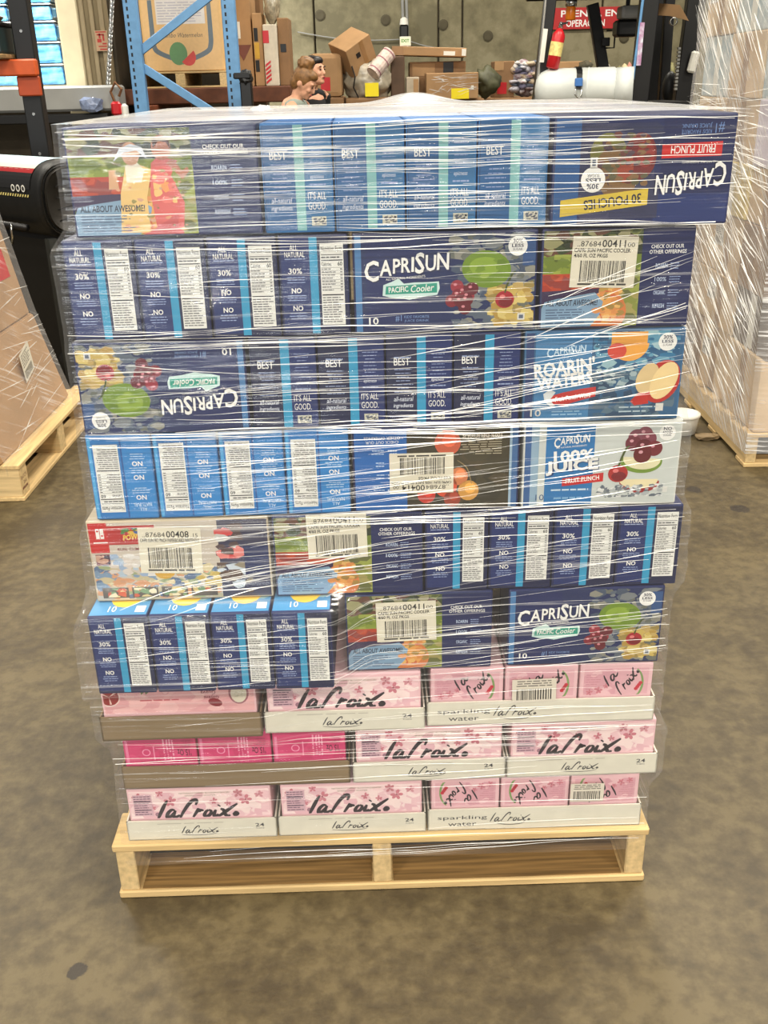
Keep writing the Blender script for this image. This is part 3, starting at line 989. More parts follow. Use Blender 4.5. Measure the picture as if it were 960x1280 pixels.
def film_material(name, base, streak, scale, rot=(0, 0, 0), lo=.56, hi=.72, tint=(1, 1, 1, 1), rough=.16):
    """stretch film: see-through, glossy, with milky stretch marks where it is drawn tight"""
    m = bpy.data.materials.new(name)
    m.use_nodes = True
    nt = m.node_tree
    nt.nodes.remove(nt.nodes['Principled BSDF'])
    out = nt.nodes['Material Output']
    tc = nt.nodes.new('ShaderNodeTexCoord')
    mp = nt.nodes.new('ShaderNodeMapping')
    mp.inputs['Rotation'].default_value = rot
    mp2 = nt.nodes.new('ShaderNodeMapping')
    mp2.inputs['Scale'].default_value = scale
    nt.links.new(tc.outputs['Object'], mp.inputs['Vector'])
    nt.links.new(mp.outputs['Vector'], mp2.inputs['Vector'])
    n1 = nt.nodes.new('ShaderNodeTexNoise')
    n1.inputs['Scale'].default_value = 1
    n1.inputs['Detail'].default_value = 3
    nt.links.new(mp2.outputs['Vector'], n1.inputs['Vector'])
    r1 = nt.nodes.new('ShaderNodeMapRange')
    r1.interpolation_type = 'SMOOTHSTEP'
    r1.inputs['From Min'].default_value = lo
    r1.inputs['From Max'].default_value = hi
    nt.links.new(n1.outputs['Fac'], r1.inputs['Value'])
    n2 = nt.nodes.new('ShaderNodeTexNoise')
    n2.inputs['Scale'].default_value = 4.2
    n2.inputs['Detail'].default_value = 2
    nt.links.new(tc.outputs['Object'], n2.inputs['Vector'])
    r2 = nt.nodes.new('ShaderNodeMapRange')
    r2.inputs['From Min'].default_value = .38
    r2.inputs['From Max'].default_value = .62
    nt.links.new(n2.outputs['Fac'], r2.inputs['Value'])
    mu = nt.nodes.new('ShaderNodeMath')
    mu.operation = 'MULTIPLY'
    nt.links.new(r1.outputs['Result'], mu.inputs[0])
    nt.links.new(r2.outputs['Result'], mu.inputs[1])
    lw = nt.nodes.new('ShaderNodeLayerWeight')
    lw.inputs['Blend'].default_value = .25
    a = nt.nodes.new('ShaderNodeMath')
    a.operation = 'MULTIPLY_ADD'
    nt.links.new(mu.outputs[0], a.inputs[0])
    a.inputs[1].default_value = streak
    a.inputs[2].default_value = base
    a2 = nt.nodes.new('ShaderNodeMath')
    a2.operation = 'MULTIPLY_ADD'
    a2.use_clamp = True
    nt.links.new(lw.outputs['Facing'], a2.inputs[0])
    a2.inputs[1].default_value = .12
    nt.links.new(a.outputs[0], a2.inputs[2])
    bp = nt.nodes.new('ShaderNodeBump')
    bp.inputs['Strength'].default_value = .8
    bp.inputs['Distance'].default_value = .004
    nt.links.new(n1.outputs['Fac'], bp.inputs['Height'])
    pb = nt.nodes.new('ShaderNodeBsdfPrincipled')
    pb.inputs['Base Color'].default_value = tint
    pb.inputs['Roughness'].default_value = rough
    pb.inputs['Specular IOR Level'].default_value = 1.0
    nt.links.new(bp.outputs['Normal'], pb.inputs['Normal'])
    gl = nt.nodes.new('ShaderNodeBsdfGlossy')
    gl.inputs['Roughness'].default_value = rough
    nt.links.new(bp.outputs['Normal'], gl.inputs['Normal'])
    tr = nt.nodes.new('ShaderNodeBsdfTransparent')
    m1 = nt.nodes.new('ShaderNodeMixShader')                # clear film with its sheen
    m1.inputs['Fac'].default_value = .04
    nt.links.new(tr.outputs[0], m1.inputs[1])
    nt.links.new(gl.outputs[0], m1.inputs[2])
    ms = nt.nodes.new('ShaderNodeMixShader')
    nt.links.new(a2.outputs[0], ms.inputs['Fac'])
    nt.links.new(m1.outputs[0], ms.inputs[1])
    nt.links.new(pb.outputs[0], ms.inputs[2])
    nt.links.new(ms.outputs[0], out.inputs['Surface'])
    MATS[name] = m
    return m

M_FILM = film_material('stretch_film', .02, .45, (2.2, 2.2, 130), rough=.11)
M_FILM_D = film_material('stretch_film_diagonal', .20, .8, (5, 5, 120), (R(-38), 0, 0), .48, .66)
M_FILM_L = film_material('stretch_film_light', .05, .4, (3, 3, 110), (R(25), R(-18), 0), .52, .7)
M_FILM_TOP = film_material('stretch_film_cover', .30, .5, (3, 60, 3), (0, 0, 0), .42, .62)

def crease_material():
    m = bpy.data.materials.new('film_crease')
    m.use_nodes = True
    nt = m.node_tree
    pb = nt.nodes['Principled BSDF']
    pb.inputs['Base Color'].default_value = (.95, .94, .90, 1)
    pb.inputs['Roughness'].default_value = .2
    pb.inputs['Specular IOR Level'].default_value = 1.0
    tr = nt.nodes.new('ShaderNodeBsdfTransparent')
    ms = nt.nodes.new('ShaderNodeMixShader')
    tc = nt.nodes.new('ShaderNodeTexCoord')
    n = nt.nodes.new('ShaderNodeTexNoise')
    n.inputs['Scale'].default_value = 9
    nt.links.new(tc.outputs['Object'], n.inputs['Vector'])
    mr = nt.nodes.new('ShaderNodeMapRange')
    mr.inputs['From Min'].default_value = .35
    mr.inputs['From Max'].default_value = .65
    mr.inputs['To Min'].default_value = .25
    mr.inputs['To Max'].default_value = .95
    nt.links.new(n.outputs['Fac'], mr.inputs['Value'])
    nt.links.new(mr.outputs['Result'], ms.inputs['Fac'])
    nt.links.new(tr.outputs[0], ms.inputs[1])
    nt.links.new(pb.outputs[0], ms.inputs[2])
    nt.links.new(ms.outputs[0], nt.nodes['Material Output'].inputs['Surface'])
    return m
M_CREASE = crease_material()

# ------------------------------------------------------------------ the setting
fl = MB().box(-14, 14, -6, 17, -.1, 0).build('floor', M_FLOOR)
struct(fl)
WALL_Y = 15.0
wb = struct(MB().box(-8, 9, WALL_Y + .06, WALL_Y + .3, 0, 7).build('wall_back', M_DARKWALL))
seams = [-8] + [at(x, 30, WALL_Y).x for x in (216, 393, 548, 578, 752, 930)] + [9]
for a_, b_ in zip(seams[:-1], seams[1:]):
    MB().box(a_ + .012, b_ - .012, WALL_Y, WALL_Y + .06, 0, 7, .01).build('wall_panel', M_WALL, wb)
M_PLUG = mat('tie_hole_plug', c(78, 72, 54), .9)
for px, py in ((400, 19), (482, 25), (554, 31), (610, 45), (425, 95), (780, 47)):
    q = at(px, py, WALL_Y)
    MB().lathe([(.07, 0), (.07, .012), (.05, .02)], 14, Matrix.Translation((q.x, WALL_Y, q.z)) @ Matrix.Rotation(R(90), 4, 'X')).build('tie_hole_plug', M_PLUG, wb)
mb = MB()
mb.tube([at(503, 0, WALL_Y - .03), at(504, 30, WALL_Y - .03)], .02, 8)
mb.tube([at(508, 0, WALL_Y - .03), at(510, 62, WALL_Y - .03)], .02, 8)
tag(mb.build('wall_conduit', M_GREY), 'pair of thin grey conduits running down the concrete wall to a small lamp', 'conduit')
q = at(505, 36, WALL_Y - .1)
t = thing('wall_lamp', 'small dark wall lamp with a white cap under the conduits', 'lamp', (q.x, WALL_Y - .1, q.z - .15))
MB().box(-.06, .06, -.05, .1, 0, .2, .02).build('housing', M_BLACK, t)
MB().lathe([(.02, .19), (.06, .2), (.05, .27), (.02, .29)], 12).build('cap', M_PAPERW, t)
pts = []
for i in range(25):
    k = i / 24
    p0, p1, p2 = at(372, 40, WALL_Y - .05), at(505, 49, WALL_Y - .05), at(580, 60, WALL_Y - .05)
    p = p0.lerp(p1, k * 2) if k < .5 else p1.lerp(p2, k * 2 - 1)
    pts.append(p + Vector((0, 0, -.05 * math.sin(math.pi * (k * 2 % 1)))))
tag(MB().tube(pts, .008, 6).build('wall_cable', M_GREY), 'thin pale cable sagging across the concrete back wall', 'cable')

# red sign on the back wall
a_, b_ = at(690, 37, WALL_Y - .05), at(778, 8, WALL_Y - .05)
sw, sh = b_.x - a_.x, b_.z - a_.z
t = thing('wall_sign', 'red sign with white capitals on the concrete wall behind the lift truck', 'sign', (a_.x, WALL_Y - .05, a_.z))
MB().box(0, sw, 0, .03, 0, sh, .006).build('sign_board', M_RED, t)
p = Pr(sw, sh, c(176, 28, 30), 50)
p.text('PRENSA EN', .12, .56, .84, .32, WHITE, 2, 0, .02)
p.text('OPERACIÓN', .20, .10, .56, .42, WHITE, 2, 0, .02)
link('lettering', p.mesh('lettering'), t)

# dock side wall, jamb and opening (far upper left)
DY = 10.0
jx0, jx1 = at(78, 60, DY).x, at(103, 60, DY).x
kx1 = at(137, 60, DY).x
rx1 = at(162, 60, DY).x
wl = MB()
wl.box(jx1, kx1, DY, DY + .4, 0, 6)
struct(wl.build('wall_left', mat('brown_jamb_wall', c(128, 114, 86), .8, var=.12, scale=3, bump=.05)))
struct(MB().box(jx0 - .02, jx1, DY + .02, DY + .5, 0, 6, .02).build('trim_1', mat('cream_dock_seal', c(236, 224, 190), .6, var=.04)))
for k in range(3):
    struct(MB().box(jx1 + .02 + k * .085, jx1 + .06 + k * .085, DY - .03, DY, 0, 6, .006).build('trim_%d' % (k + 2), mat('brown_jamb_rail', c(150, 134, 104), .6, var=.1)))
struct(MB().box(kx1, rx1 + 1.0, DY + 2.4, DY + 2.6, 0, 6).build('wall_dock', M_DARKWALL))
struct(MB().box(kx1, kx1 + .03, DY + .1, DY + 2.4, 0, 6).build('wall_jamb', M_DARKWALL))
struct(MB().box(-9, kx1, DY + .05, DY + .5, 0, at(60, 118, DY + .05).z).build('wall_dock_lower', M_DARKWALL))
# grey dock plate
a_, b_ = at(-30, 142, DY - .35), at(146, 106, DY - .35)
t = thing('dock_plate', 'grey steel dock plate lying across the bright loading opening', 'dock plate', (0, DY - .35, 0))
MB().box(a_.x - .6, b_.x, 0, .3, a_.z, b_.z, .02).build('plate', M_GREY, t)
MB().box(a_.x - .6, b_.x - .1, -.05, .1, a_.z - .10, a_.z - .02, .01).build('lip', M_BLACK, t)
MB().box(b_.x - .35, b_.x - .2, .05, .25, 0, a_.z - .02, .01).build('leg', M_BLACK, t)
MB().box(a_.x - .2, a_.x, .05, .25, 0, a_.z - .02, .01).build('leg', M_BLACK, t)
q = at(114, 131, DY - .42)
tag(MB().lump((0, 0, .06), (.11, .04, .07), 3, .5, 2.5, 2).build('crumpled_film', mat('blue_grey_film', c(120, 132, 160), .3, var=.4, scale=30), None, False, (q.x, DY - .42, q.z - .06)),
    'crumpled blue-grey scrap of film stuck on the dock plate', 'film scrap')
# pictogram sign on the jamb
a_, b_ = at(121, 64, DY - .05), at(133, 38, DY - .05)
t = thing('jamb_sign', 'narrow tan sign with red pictograms on the dock jamb', 'sign', (a_.x, DY - .05, a_.z))
w_, h_ = b_.x - a_.x, b_.z - a_.z
MB().box(0, w_, 0, .03, 0, h_, .004).build('sign_board', mat('tan_sign', c(176, 150, 120), .6), t)
p = Pr(w_, h_, c(182, 150, 118), 51)
rd = c(176, 52, 44)
p.rect(.08, .90, .92, .96, rd, 1); p.rect(.3, .62, .45, .86, rd, 1); p.rect(.15, .76, .75, .84, rd, 1); p.rect(.6, .5, .75, .8, rd, 1)
p.rect(.15, .42, .5, .6, rd, 1); p.rect(.55, .32, .9, .4, rd, 1); p.rect(.2, .2, .9, .26, rd, 1); p.rect(.3, .05, .9, .12, rd, 1)
link('pictograms', p.mesh('pictograms'), t)
# hanging chain
t = thing('hanging_chain', 'steel chain hanging beside the dock jamb', 'chain', (0, 0, 0))
p0, p1 = at(142, -30, DY - .25), at(135, 106, DY - .25)
N = 46
bm = bmesh.new()
lk = MB()
ring = [Vector((.014 * math.cos(q), 0, .028 * math.sin(q))) for q in [2 * math.pi * i / 10 for i in range(11)]]
lk.tube(ring, .007, 5)
lme = lk.mesh('chain_link', M_CHROME, True)
bm.free()
for i in range(N):
    k = i / (N - 1)
    o = link('chain_link', lme, t, p0.lerp(p1, k))
    o.rotation_euler = (0, 0, R(90) if i % 2 else 0)
q = at(146, 130, DY - .5)
t = thing('chain_hook', 'red and white hook block hanging by the end of the dock plate', 'hook', (q.x - .02, DY - .385, q.z - .1))
MB().box(-.06, .03, -.03, .03, 0, .12, .02).build('red_body', M_RED, t)
MB().box(.03, .09, -.03, .03, -.02, .1, .02).build('white_body', M_PAPERW, t)
MB().tube([(-.02, 0, .1), (-.05, 0, .2), (.0, 0, .28), (.05, 0, .22), (.02, 0, .16)], .012, 6).build('hook', mat('brass_hook', c(120, 80, 50), .5, metal=.6), t)

# daylight bales of blue-labelled bottles seen through the dock opening
M_BALE = mat('blue_white_bottle_wrap', c(14, 96, 180), .3, var=.2, scale=6, stretch=(1, 1, 2), col2=c(130, 200, 226))
BY = 12.0
bx1 = [at(x, y, BY) for x, y in ((62, -20), (64, 4), (70, 26), (76, 52), (80, 80), (84, 107))]
for i in range(5):
    a_, b_ = bx1[i + 1], bx1[i]
    for k, (xa, xb) in enumerate(((b_.x - .43, b_.x - .02), (b_.x - .93, b_.x - .51))):
        nm = ('topmost', 'second', 'third', 'fourth', 'lowest')[i]
        t = thing('bottle_bale', 'blue-labelled shrink-wrapped bottle bale, %s in the %s column' % (nm, ('pale seal', 'orange beam')[k]), 'bottle bale', (xb - .2, BY, a_.z + .012), 0, 'bottle bales in the daylight')
        MB().box(-.21, .2, 0, .4, 0, b_.z - a_.z - .03, .03, seg=2).build('wrapped_bottles', M_BALE, t)
        MB().box(-.215, .205, -.01, .4, b_.z - a_.z - .024, b_.z - a_.z - .012, .003).build('slip_sheet', M_PAPERW, t)
        MB().box(.205, .26, .02, .4, .02, b_.z - a_.z - .06, .01).build('shrink_flap', mat('dark_shrink_flap', c(40, 66, 78), .3), t)

tb = MB()
zf = bx1[5].z
tb.box(-5.2, jx1, BY - .3, BY + 2, 0, zf)
tag(tb.build('trailer_floor', M_GREY), 'grey trailer floor under the bright bottle bales', 'trailer')

# ------------------------------------------------------------------ the main pallet and its load
SY, SR = 1.39, math.atan(.014)
def S(x, y, z):
    return Vector((x * math.cos(SR) - y * math.sin(SR), SY + x * math.sin(SR) + y * math.cos(SR), z))

def pallet(label, loc, rz, W, D, Hh, nb=6, group=None, sw_=.034, wood_top=None, ragged=0.0, name='wooden_pallet'):
    """stringers run in depth, deck boards across; origin front-centre on the floor"""
    t = thing(name, label, 'pallet', loc, rz, group)
    bt = .016
    for x in (-W / 2 + sw_ / 2 + .004, 0, W / 2 - sw_ / 2 - .004):
        mb = MB()
        mb.box(x - sw_ / 2, x + sw_ / 2, .004, D - .004, bt, Hh - bt, .002)
        mb.build('stringer', M_WOODX, t)
    for z0, n, m_ in ((Hh - bt, nb, M_WOOD), (0, 4, M_WOOD)):
        bw = .09 if z0 else .10
        for i in range(n):
            y = i * (D - bw) / (n - 1)
            mb = MB()
            mb.box(-W / 2 + random.uniform(0, ragged), W / 2 - random.uniform(0, ragged), y, y + bw, z0, z0 + bt, .0025)
            mb.build('top_board' if z0 else 'bottom_board', m_, t)
    return t

PALLET_Z = .125
MP = pallet('pale wooden pallet carrying the tall stack of juice cases and can trays', S(-.018, -.012, 0), SR, .975, 1.02, PALLET_Z)

for _x0, _x1 in ((-.445, -.02), (.02, .445)):          # dirt and shade painted onto the front bottom board's upper face
    MB().box(_x0, _x1, .006, .097, .0162, .0172).build('shaded_dirty_face', mat('shaded_dirty_board', c(142, 110, 64), .85, var=.45, scale=5, stretch=(1, 26, 26), bump=.1), MP)
LAYERS = {1: (1.187, 1.329), 2: (1.043, 1.184), 3: (.902, 1.041), 4: (.762, .900), 5: (.619, .760), 6: (.473, .617), 7: (.357, .471), 8: (.2415, .355), 9: (.126, .240)}
_pm = {}
def print_mesh(key, fn, w, h, flip=False):
    k = (key, round(w, 4), round(h, 4), flip)
    if k not in _pm:
        _pm[k] = fn(w, h).mesh('printed_face', INK, flip)
    return _pm[k]
_cm = {}
def carton_mesh(w, d, h, m):
    k = (round(w, 4), round(d, 4), round(h, 4), m.name)
    if k not in _cm:
        _cm[k] = MB().box(-w / 2, w / 2, 0, d, 0, h, .0032, seg=2).mesh('carton', m)
    return _cm[k]

rj = random.Random(11)
def juice_case(label, layer, x0, x1, key, fn, flip=False, wide=False, m=None, yo=0.0, sticker=None, group='juice cases on the main pallet', rz=None, top=None, name='juice_case'):
    z0, z1 = LAYERS[layer]
    w, h = x1 - x0, z1 - z0
    m = m or M_CARD_B
    rz = rj.uniform(-.006, .006) if rz is None else rz
    t = thing(name, label, 'juice case', S((x0 + x1) / 2, yo + rj.uniform(0, .004), z0), SR + rz, group)
    if wide:                               # four cartons side by side, end panels to the front
        cw = w / 4
        for i in range(4):
            cx = -w / 2 + cw * (i + .5)
            o = link('carton', carton_mesh(cw - .002, .26, h, m), t, (cx, rj.uniform(0, .002), 0))
            link('printed_panel', print_mesh(key, fn, cw - .006, h - .006, flip), o, (-(cw - .006) / 2, 0, .003))
            if top:
                q = link('printed_top', print_mesh(key + 'top', top, cw - .006, .20), o, (-(cw - .006) / 2, .004, h))
                q.rotation_euler = (R(-90), 0, 0)
    else:                                  # four cartons one behind the other, broad face to the front
        d = .098
        for i in range(4):
            o = link('carton', carton_mesh(w - .002, d, h, m), t, (0, i * .1, 0))
            if i == 0:
                link('printed_panel', print_mesh(key, fn, w - .008, h - .006, flip), o, (-(w - .008) / 2, 0, .003))
    if sticker:
        sx, sz, sw2, sh2, args, sflip, rot = sticker
        o = link('shipping_label', p_sticker(sw2, sh2, *args).mesh('shipping_label', INK, sflip), t, (sx - w / 2, -.0014, sz))
        o.rotation_euler = (0, R(-rot), 0)
    return t

PC1, PC2 = 'CAPRI SUN PACIFIC COOLER', '4/60 FL OZ PKGS'
# layer 1 (top)
juice_case('juice case with a printed lawn snapshot and blue offerings panel, on the top layer', 1, -.416, -.157, 'kids', lambda w, h: p_backpanel(w, h, True))
juice_case('pale-blue row of four carton ends in the middle of the top layer', 1, -.155, .234, 'bestlight', lambda w, h: p_best(w, h, c(38, 90, 142), c(126, 180, 180), c(50, 108, 156)), wide=True, m=M_CARD_LB)
juice_case('upside-down fruit punch case with a yellow 30 POUCHES banner, jutting out on top', 1, .236, .482, 'punch30', p_punch30, flip=True, yo=-.012)
# layer 2
juice_case('row of four nutrition-panel carton ends directly under the printed lawn snapshot case', 2, -.438, -.041, 'nutri', p_nutrition, wide=True, rz=.004)
juice_case('upright pacific cooler case with green apple and cherry, second layer from the top', 2, -.037, .225, 'pacific', p_pacific)
juice_case('juice case under the 30 POUCHES case with a large barcode label', 2, .228, .446, 'back', p_backpanel,
           sticker=(.042, .060, .092, .071, ('00411', '00', PC1, PC2), False, -2))
# layer 3
juice_case('upside-down pacific cooler case above the light blue carton ends', 3, -.445, -.195, 'pacific', p_pacific, flip=True)
juice_case('row of four dark navy carton ends lettered BEST, in the middle of the third layer', 3, -.192, .206, 'best', p_best, wide=True)
juice_case('blue water-splash juice case with a cut apple, above the white juice case', 3, .209, .446, 'roarin', p_roarin, m=mat('sea_blue_board', c(50, 100, 142), .4))
# layer 4
juice_case('row of four bright light-blue carton ends turned upside down in the fourth layer', 4, -.447, -.05, 'juice_end', p_juice_end, flip=True, wide=True, m=M_CARD_LB)
juice_case('upside-down brown-and-blue juice case with its barcode label upside down', 4, -.047, .210, 'juice_back', p_juice_back, flip=True,
           sticker=(.057, .030, .098, .066, ('00414', '.00', 'CAPRI SUN 100% JUICE FRUIT PUNCH', PC2), True, 0))
juice_case('white juice case with grapes, cherry and a red fruit punch banner', 4, .213, .457, 'juice', p_juice, m=M_CARD_W)
# layer 5
juice_case('game-promotion juice case with a red corner and wide barcode label', 5, -.466, -.180, 'switch', p_switch, m=M_CARD_T,
           sticker=(.078, .050, .098, .079, ('00408', '.15', 'CAPRI SUN FRT PNCH PAPERBOARD NINTENDO', ''), False, -2))
juice_case('juice case between the game-promotion case and the nutrition-panel row of the fifth layer', 5, -.177, .061, 'back', p_backpanel,
           sticker=(.056, .066, .094, .076, ('00411', '00', PC1, PC2), False, 1))
juice_case('row of four nutrition-panel carton ends above the lowest pacific cooler case', 5, .063, .472, 'nutri', p_nutrition, wide=True)
# layer 6
def p_top(w, h):
    p = Pr(w, h, c(70, 140, 190), 60)
    p.blobs(0, .2, 1, 1, 26, [c(90, 150, 180), c(150, 186, 190), c(120, 140, 90), c(196, 120, 70)], .006, .016, 1)
    p.ell(.55, .30, .026, .036, c(240, 198, 60), 2, 16)
    p.ell(.42, .42, .012, .02, c(196, 60, 60), 2.3, 12)
    p.rect(.78, .04, .95, .14, WHITE, 3)
    p.text('10', .3, .05, .14, .09, WHITE, 3)
    return p
juice_case('row of four nutrition-panel carton ends jutting forward above the brown can trays', 6, -.472, -.087, 'nutri', p_nutrition, wide=True, yo=-.05, top=p_top, rz=-.008)
juice_case('juice case with barcode label in the lowest blue layer, next to the jutting row', 6, -.068, .175, 'back', p_backpanel,
           sticker=(.052, .055, .098, .074, ('00411', '00', PC1, PC2), False, 1))
juice_case('upright pacific cooler case standing directly on pink cans, lowest blue layer', 6, .199, .456, 'pacific', p_pacific)

def can_tray(label, layer, x0, x1, kind, yo=0.0, flip_small=False, sticker=None, group='can trays on the main pallet'):
    z0, z1 = LAYERS[layer]
    w, h = x1 - x0, z1 - z0
    t = thing('can_tray', label, 'can tray', S((x0 + x1) / 2, yo, z0), SR + rj.uniform(-.005, .005), group)
    long_ = kind in ('long', 'hotpink', 'long_flip')
    d = .27 if long_ else .395
    th = h * (.42 if kind in ('guava', 'hotpink') else .37 if kind == 'side' else .41)
    mt = M_TRAYB if kind in ('guava', 'hotpink') else M_TRAYW
    mb = MB()                              # open tray: floor and four walls
    mb.box(-w / 2, w / 2, 0, d, 0, .003)
    mb.box(-w / 2, w / 2, 0, .0025, 0, th)
    mb.box(-w / 2, w / 2, d - .0025, d, 0, th)
    mb.box(-w / 2, -w / 2 + .0025, 0, d, 0, th)
    mb.box(w / 2 - .0025, w / 2, 0, d, 0, th)
    tr = mb.build('tray', mt, t)
    if kind == 'side':
        link('printed_panel', print_mesh('tray_side', p_tray_side, w - .004, th - .004), tr, (-w / 2 + .002, 0, .002))
    if kind in ('long', 'long_flip'):
        link('printed_panel', print_mesh('tray_long', p_tray_long, w - .004, th - .004), tr, (-w / 2 + .002, 0, .002))
    m = {'side': M_CARD_P, 'long': M_CARD_P, 'long_flip': M_CARD_P, 'guava': M_CARD_P, 'hotpink': M_CARD_HP}[kind]
    n = 3 if long_ else 1
    cw = (w - .010) / n
    for i in range(n):
        cx = -w / 2 + .005 + cw * (i + .5)
        o = link('carton', carton_mesh(cw - .003, d - .012, h - .006, m), t, (cx, .006, .004))
        ph = h - .004 - th - .008
        pz = th
        fn, key, fl_ = {'side': (p_blossom, 'blossom', False), 'guava': (p_guava, 'guava', True), 'hotpink': (p_hotpink, 'hotpink', True),
                        'long': (p_blossom_end, 'blossom_end', False), 'long_flip': (p_blossom_end, 'blossom_end', True)}[kind]
        link('printed_panel', print_mesh(key, fn, cw - .010, ph, fl_), o, (-(cw - .010) / 2, 0, pz - .002))
    if sticker:
        sx, sz, sw2, sh2, rot = sticker
        o = link('barcode_label', p_smallcode(sw2, sh2).mesh('barcode_label'), t, (sx - w / 2, -.0018, sz))
        o.rotation_euler = (0, R(-rot), 0)
    return t

can_tray('brown tray of guava cans turned upside down with pomegranate print', 7, -.488, -.216, 'guava', -.014)
can_tray('pink blossom can case between the guava tray and the sparkling water tray', 7, -.212, .062, 'side', -.006)
can_tray('white sparkling water tray holding three pink cartons, directly under the lowest pacific cooler', 7, .066, .457, 'long', 0, sticker=(.145, .044, .075, .046, 1))
can_tray('brown tray of magenta cartons in the second layer from the bottom', 8, -.469, -.070, 'hotpink')
can_tray('pink blossom can case with white tray, beside the magenta cartons', 8, -.065, .204, 'side')
can_tray('pink blossom can case with white tray, at the free end of the magenta layer', 8, .207, .473, 'side')
can_tray('pink blossom can case at the pallet corner under the magenta tray, bottom layer', 9, -.476, -.207, 'side')
can_tray('pink blossom can case in the middle of the bottom layer', 9, -.203, .063, 'side')
can_tray('white sparkling water tray with three upside-down pink cartons, on the pallet itself', 9, .067, .453, 'long_flip', sticker=(.255, .058, .06, .04, 0))

# cases behind the front row, so that the load has its depth
ordn = {1: 'top', 2: 'second', 3: 'third', 4: 'fourth', 5: 'fifth', 6: 'sixth', 7: 'seventh', 8: 'eighth', 9: 'bottom'}
front_deep = {1: (.41, .27, .41), 2: (.27, .41, .41), 3: (.41, .27, .41), 4: (.27, .41, .41), 5: (.41, .41, .27), 6: (.23, .41, .41), 7: (.41, .41, .28), 8: (.28, .41, .41), 9: (.41, .41, .28)}
lim = {1: (-.416, .47), 2: (-.438, .446), 3: (-.445, .446), 4: (-.447, .457), 5: (-.466, .472), 6: (-.472, .456), 7: (-.486, .457), 8: (-.469, .473), 9: (-.476, .453)}
for L, (z0, z1) in LAYERS.items():
    for k in ((0, 1, 2) if L == 1 else (0, 2)):
        a_, b_ = lim[L]
        W3 = .26 if L < 7 else .265
        xa = a_ if k == 0 else (b_ - W3 if k == 2 else a_ + .27)
        if k == 1:
            W3 = b_ - a_ - .54
        y0 = front_deep[L][k] + .01
        w = W3
        where = ('snapshot side', 'middle', 'punch side')[k]
        if L < 7:
            t = thing('juice_case', 'blue juice case at the rear of the %s layer, %s' % (ordn[L], where), 'juice case', S(xa + w / 2, y0, z0), SR, 'juice cases at the back of the main pallet')
            for i in range(4):
                link('carton', carton_mesh(w, (.84 - y0) / 4 - .002, z1 - z0, M_CARD_B), t, (0, i * (.84 - y0) / 4, 0))
        else:
            t = thing('can_tray', 'pink can tray at the rear of the %s layer, %s' % (ordn[L], where), 'can tray', S(xa + w / 2, y0, z0), SR, 'can trays at the back of the main pallet')
            D_ = .84 - y0
            h = z1 - z0
            link('carton', carton_mesh(w - .006, D_ - .006, h - .004, M_CARD_P), t, (0, .003, .003))
            mb = MB()
            mb.box(-w / 2, w / 2, 0, .0025, 0, h * .45); mb.box(-w / 2, w / 2, D_ - .0025, D_, 0, h * .45)
            mb.box(-w / 2, -w / 2 + .0025, 0, D_, 0, h * .45); mb.box(w / 2 - .0025, w / 2, 0, D_, 0, h * .45)
            mb.build('tray', M_TRAYW, t)

# ------------------------------------------------------------------ stretch film round the main load
LX = [(.05, -.490), (.13, -.484), (.20, -.480), (.24, -.479), (.30, -.475), (.35, -.478), (.37, -.493), (.45, -.492), (.50, -.490), (.60, -.488), (.63, -.474), (.74, -.470), (.78, -.452), (.88, -.451), (.92, -.449), (1.03, -.448), (1.06, -.446), (1.17, -.448), (1.20, -.424), (1.33, -.420)]
RX = [(.05, .462), (.13, .458), (.22, .457), (.25, .476), (.34, .476), (.37, .462), (.60, .460), (.63, .476), (.75, .476), (.78, .461), (.89, .460), (.92, .450), (1.16, .449), (1.20, .485), (1.33, .486)]
def lerp_tab(tab, z):
    if z <= tab[0][0]:
        return tab[0][1]
    for (a, p), (b, q) in zip(tab[:-1], tab[1:]):
        if z <= b:
            return p + (q - p) * (z - a) / (b - a)
    return tab[-1][1]
def sstep(a, b, x):
    t = min(1, max(0, (x - a) / (b - a)))
    return t * t * (3 - 2 * t)
def film_front(x, z):
    y = -.007
    y -= .050 * sstep(.44, .475, z) * (1 - sstep(.617, .645, z)) * (1 - sstep(-.085, -.02, x))
    y -= .016 * sstep(.335, .36, z) * (1 - sstep(.44, .475, z)) * (1 - sstep(-.21, -.14, x))
    y -= .012 * sstep(1.17, 1.195, z) * sstep(.18, .235, x)
    for bx, bz, br, ba in ((-.245, 1.085, .03, .015), (-.335, 1.255, .025, .012), (-.25, .95, .02, .008), (.40, 1.075, .02, .009), (-.12, .70, .025, .010), (.30, .99, .03, .010)):
        y -= ba * math.exp(-((x - bx) / (br * 1.5)) ** 2 - ((z - bz) / br) ** 2)
    return y

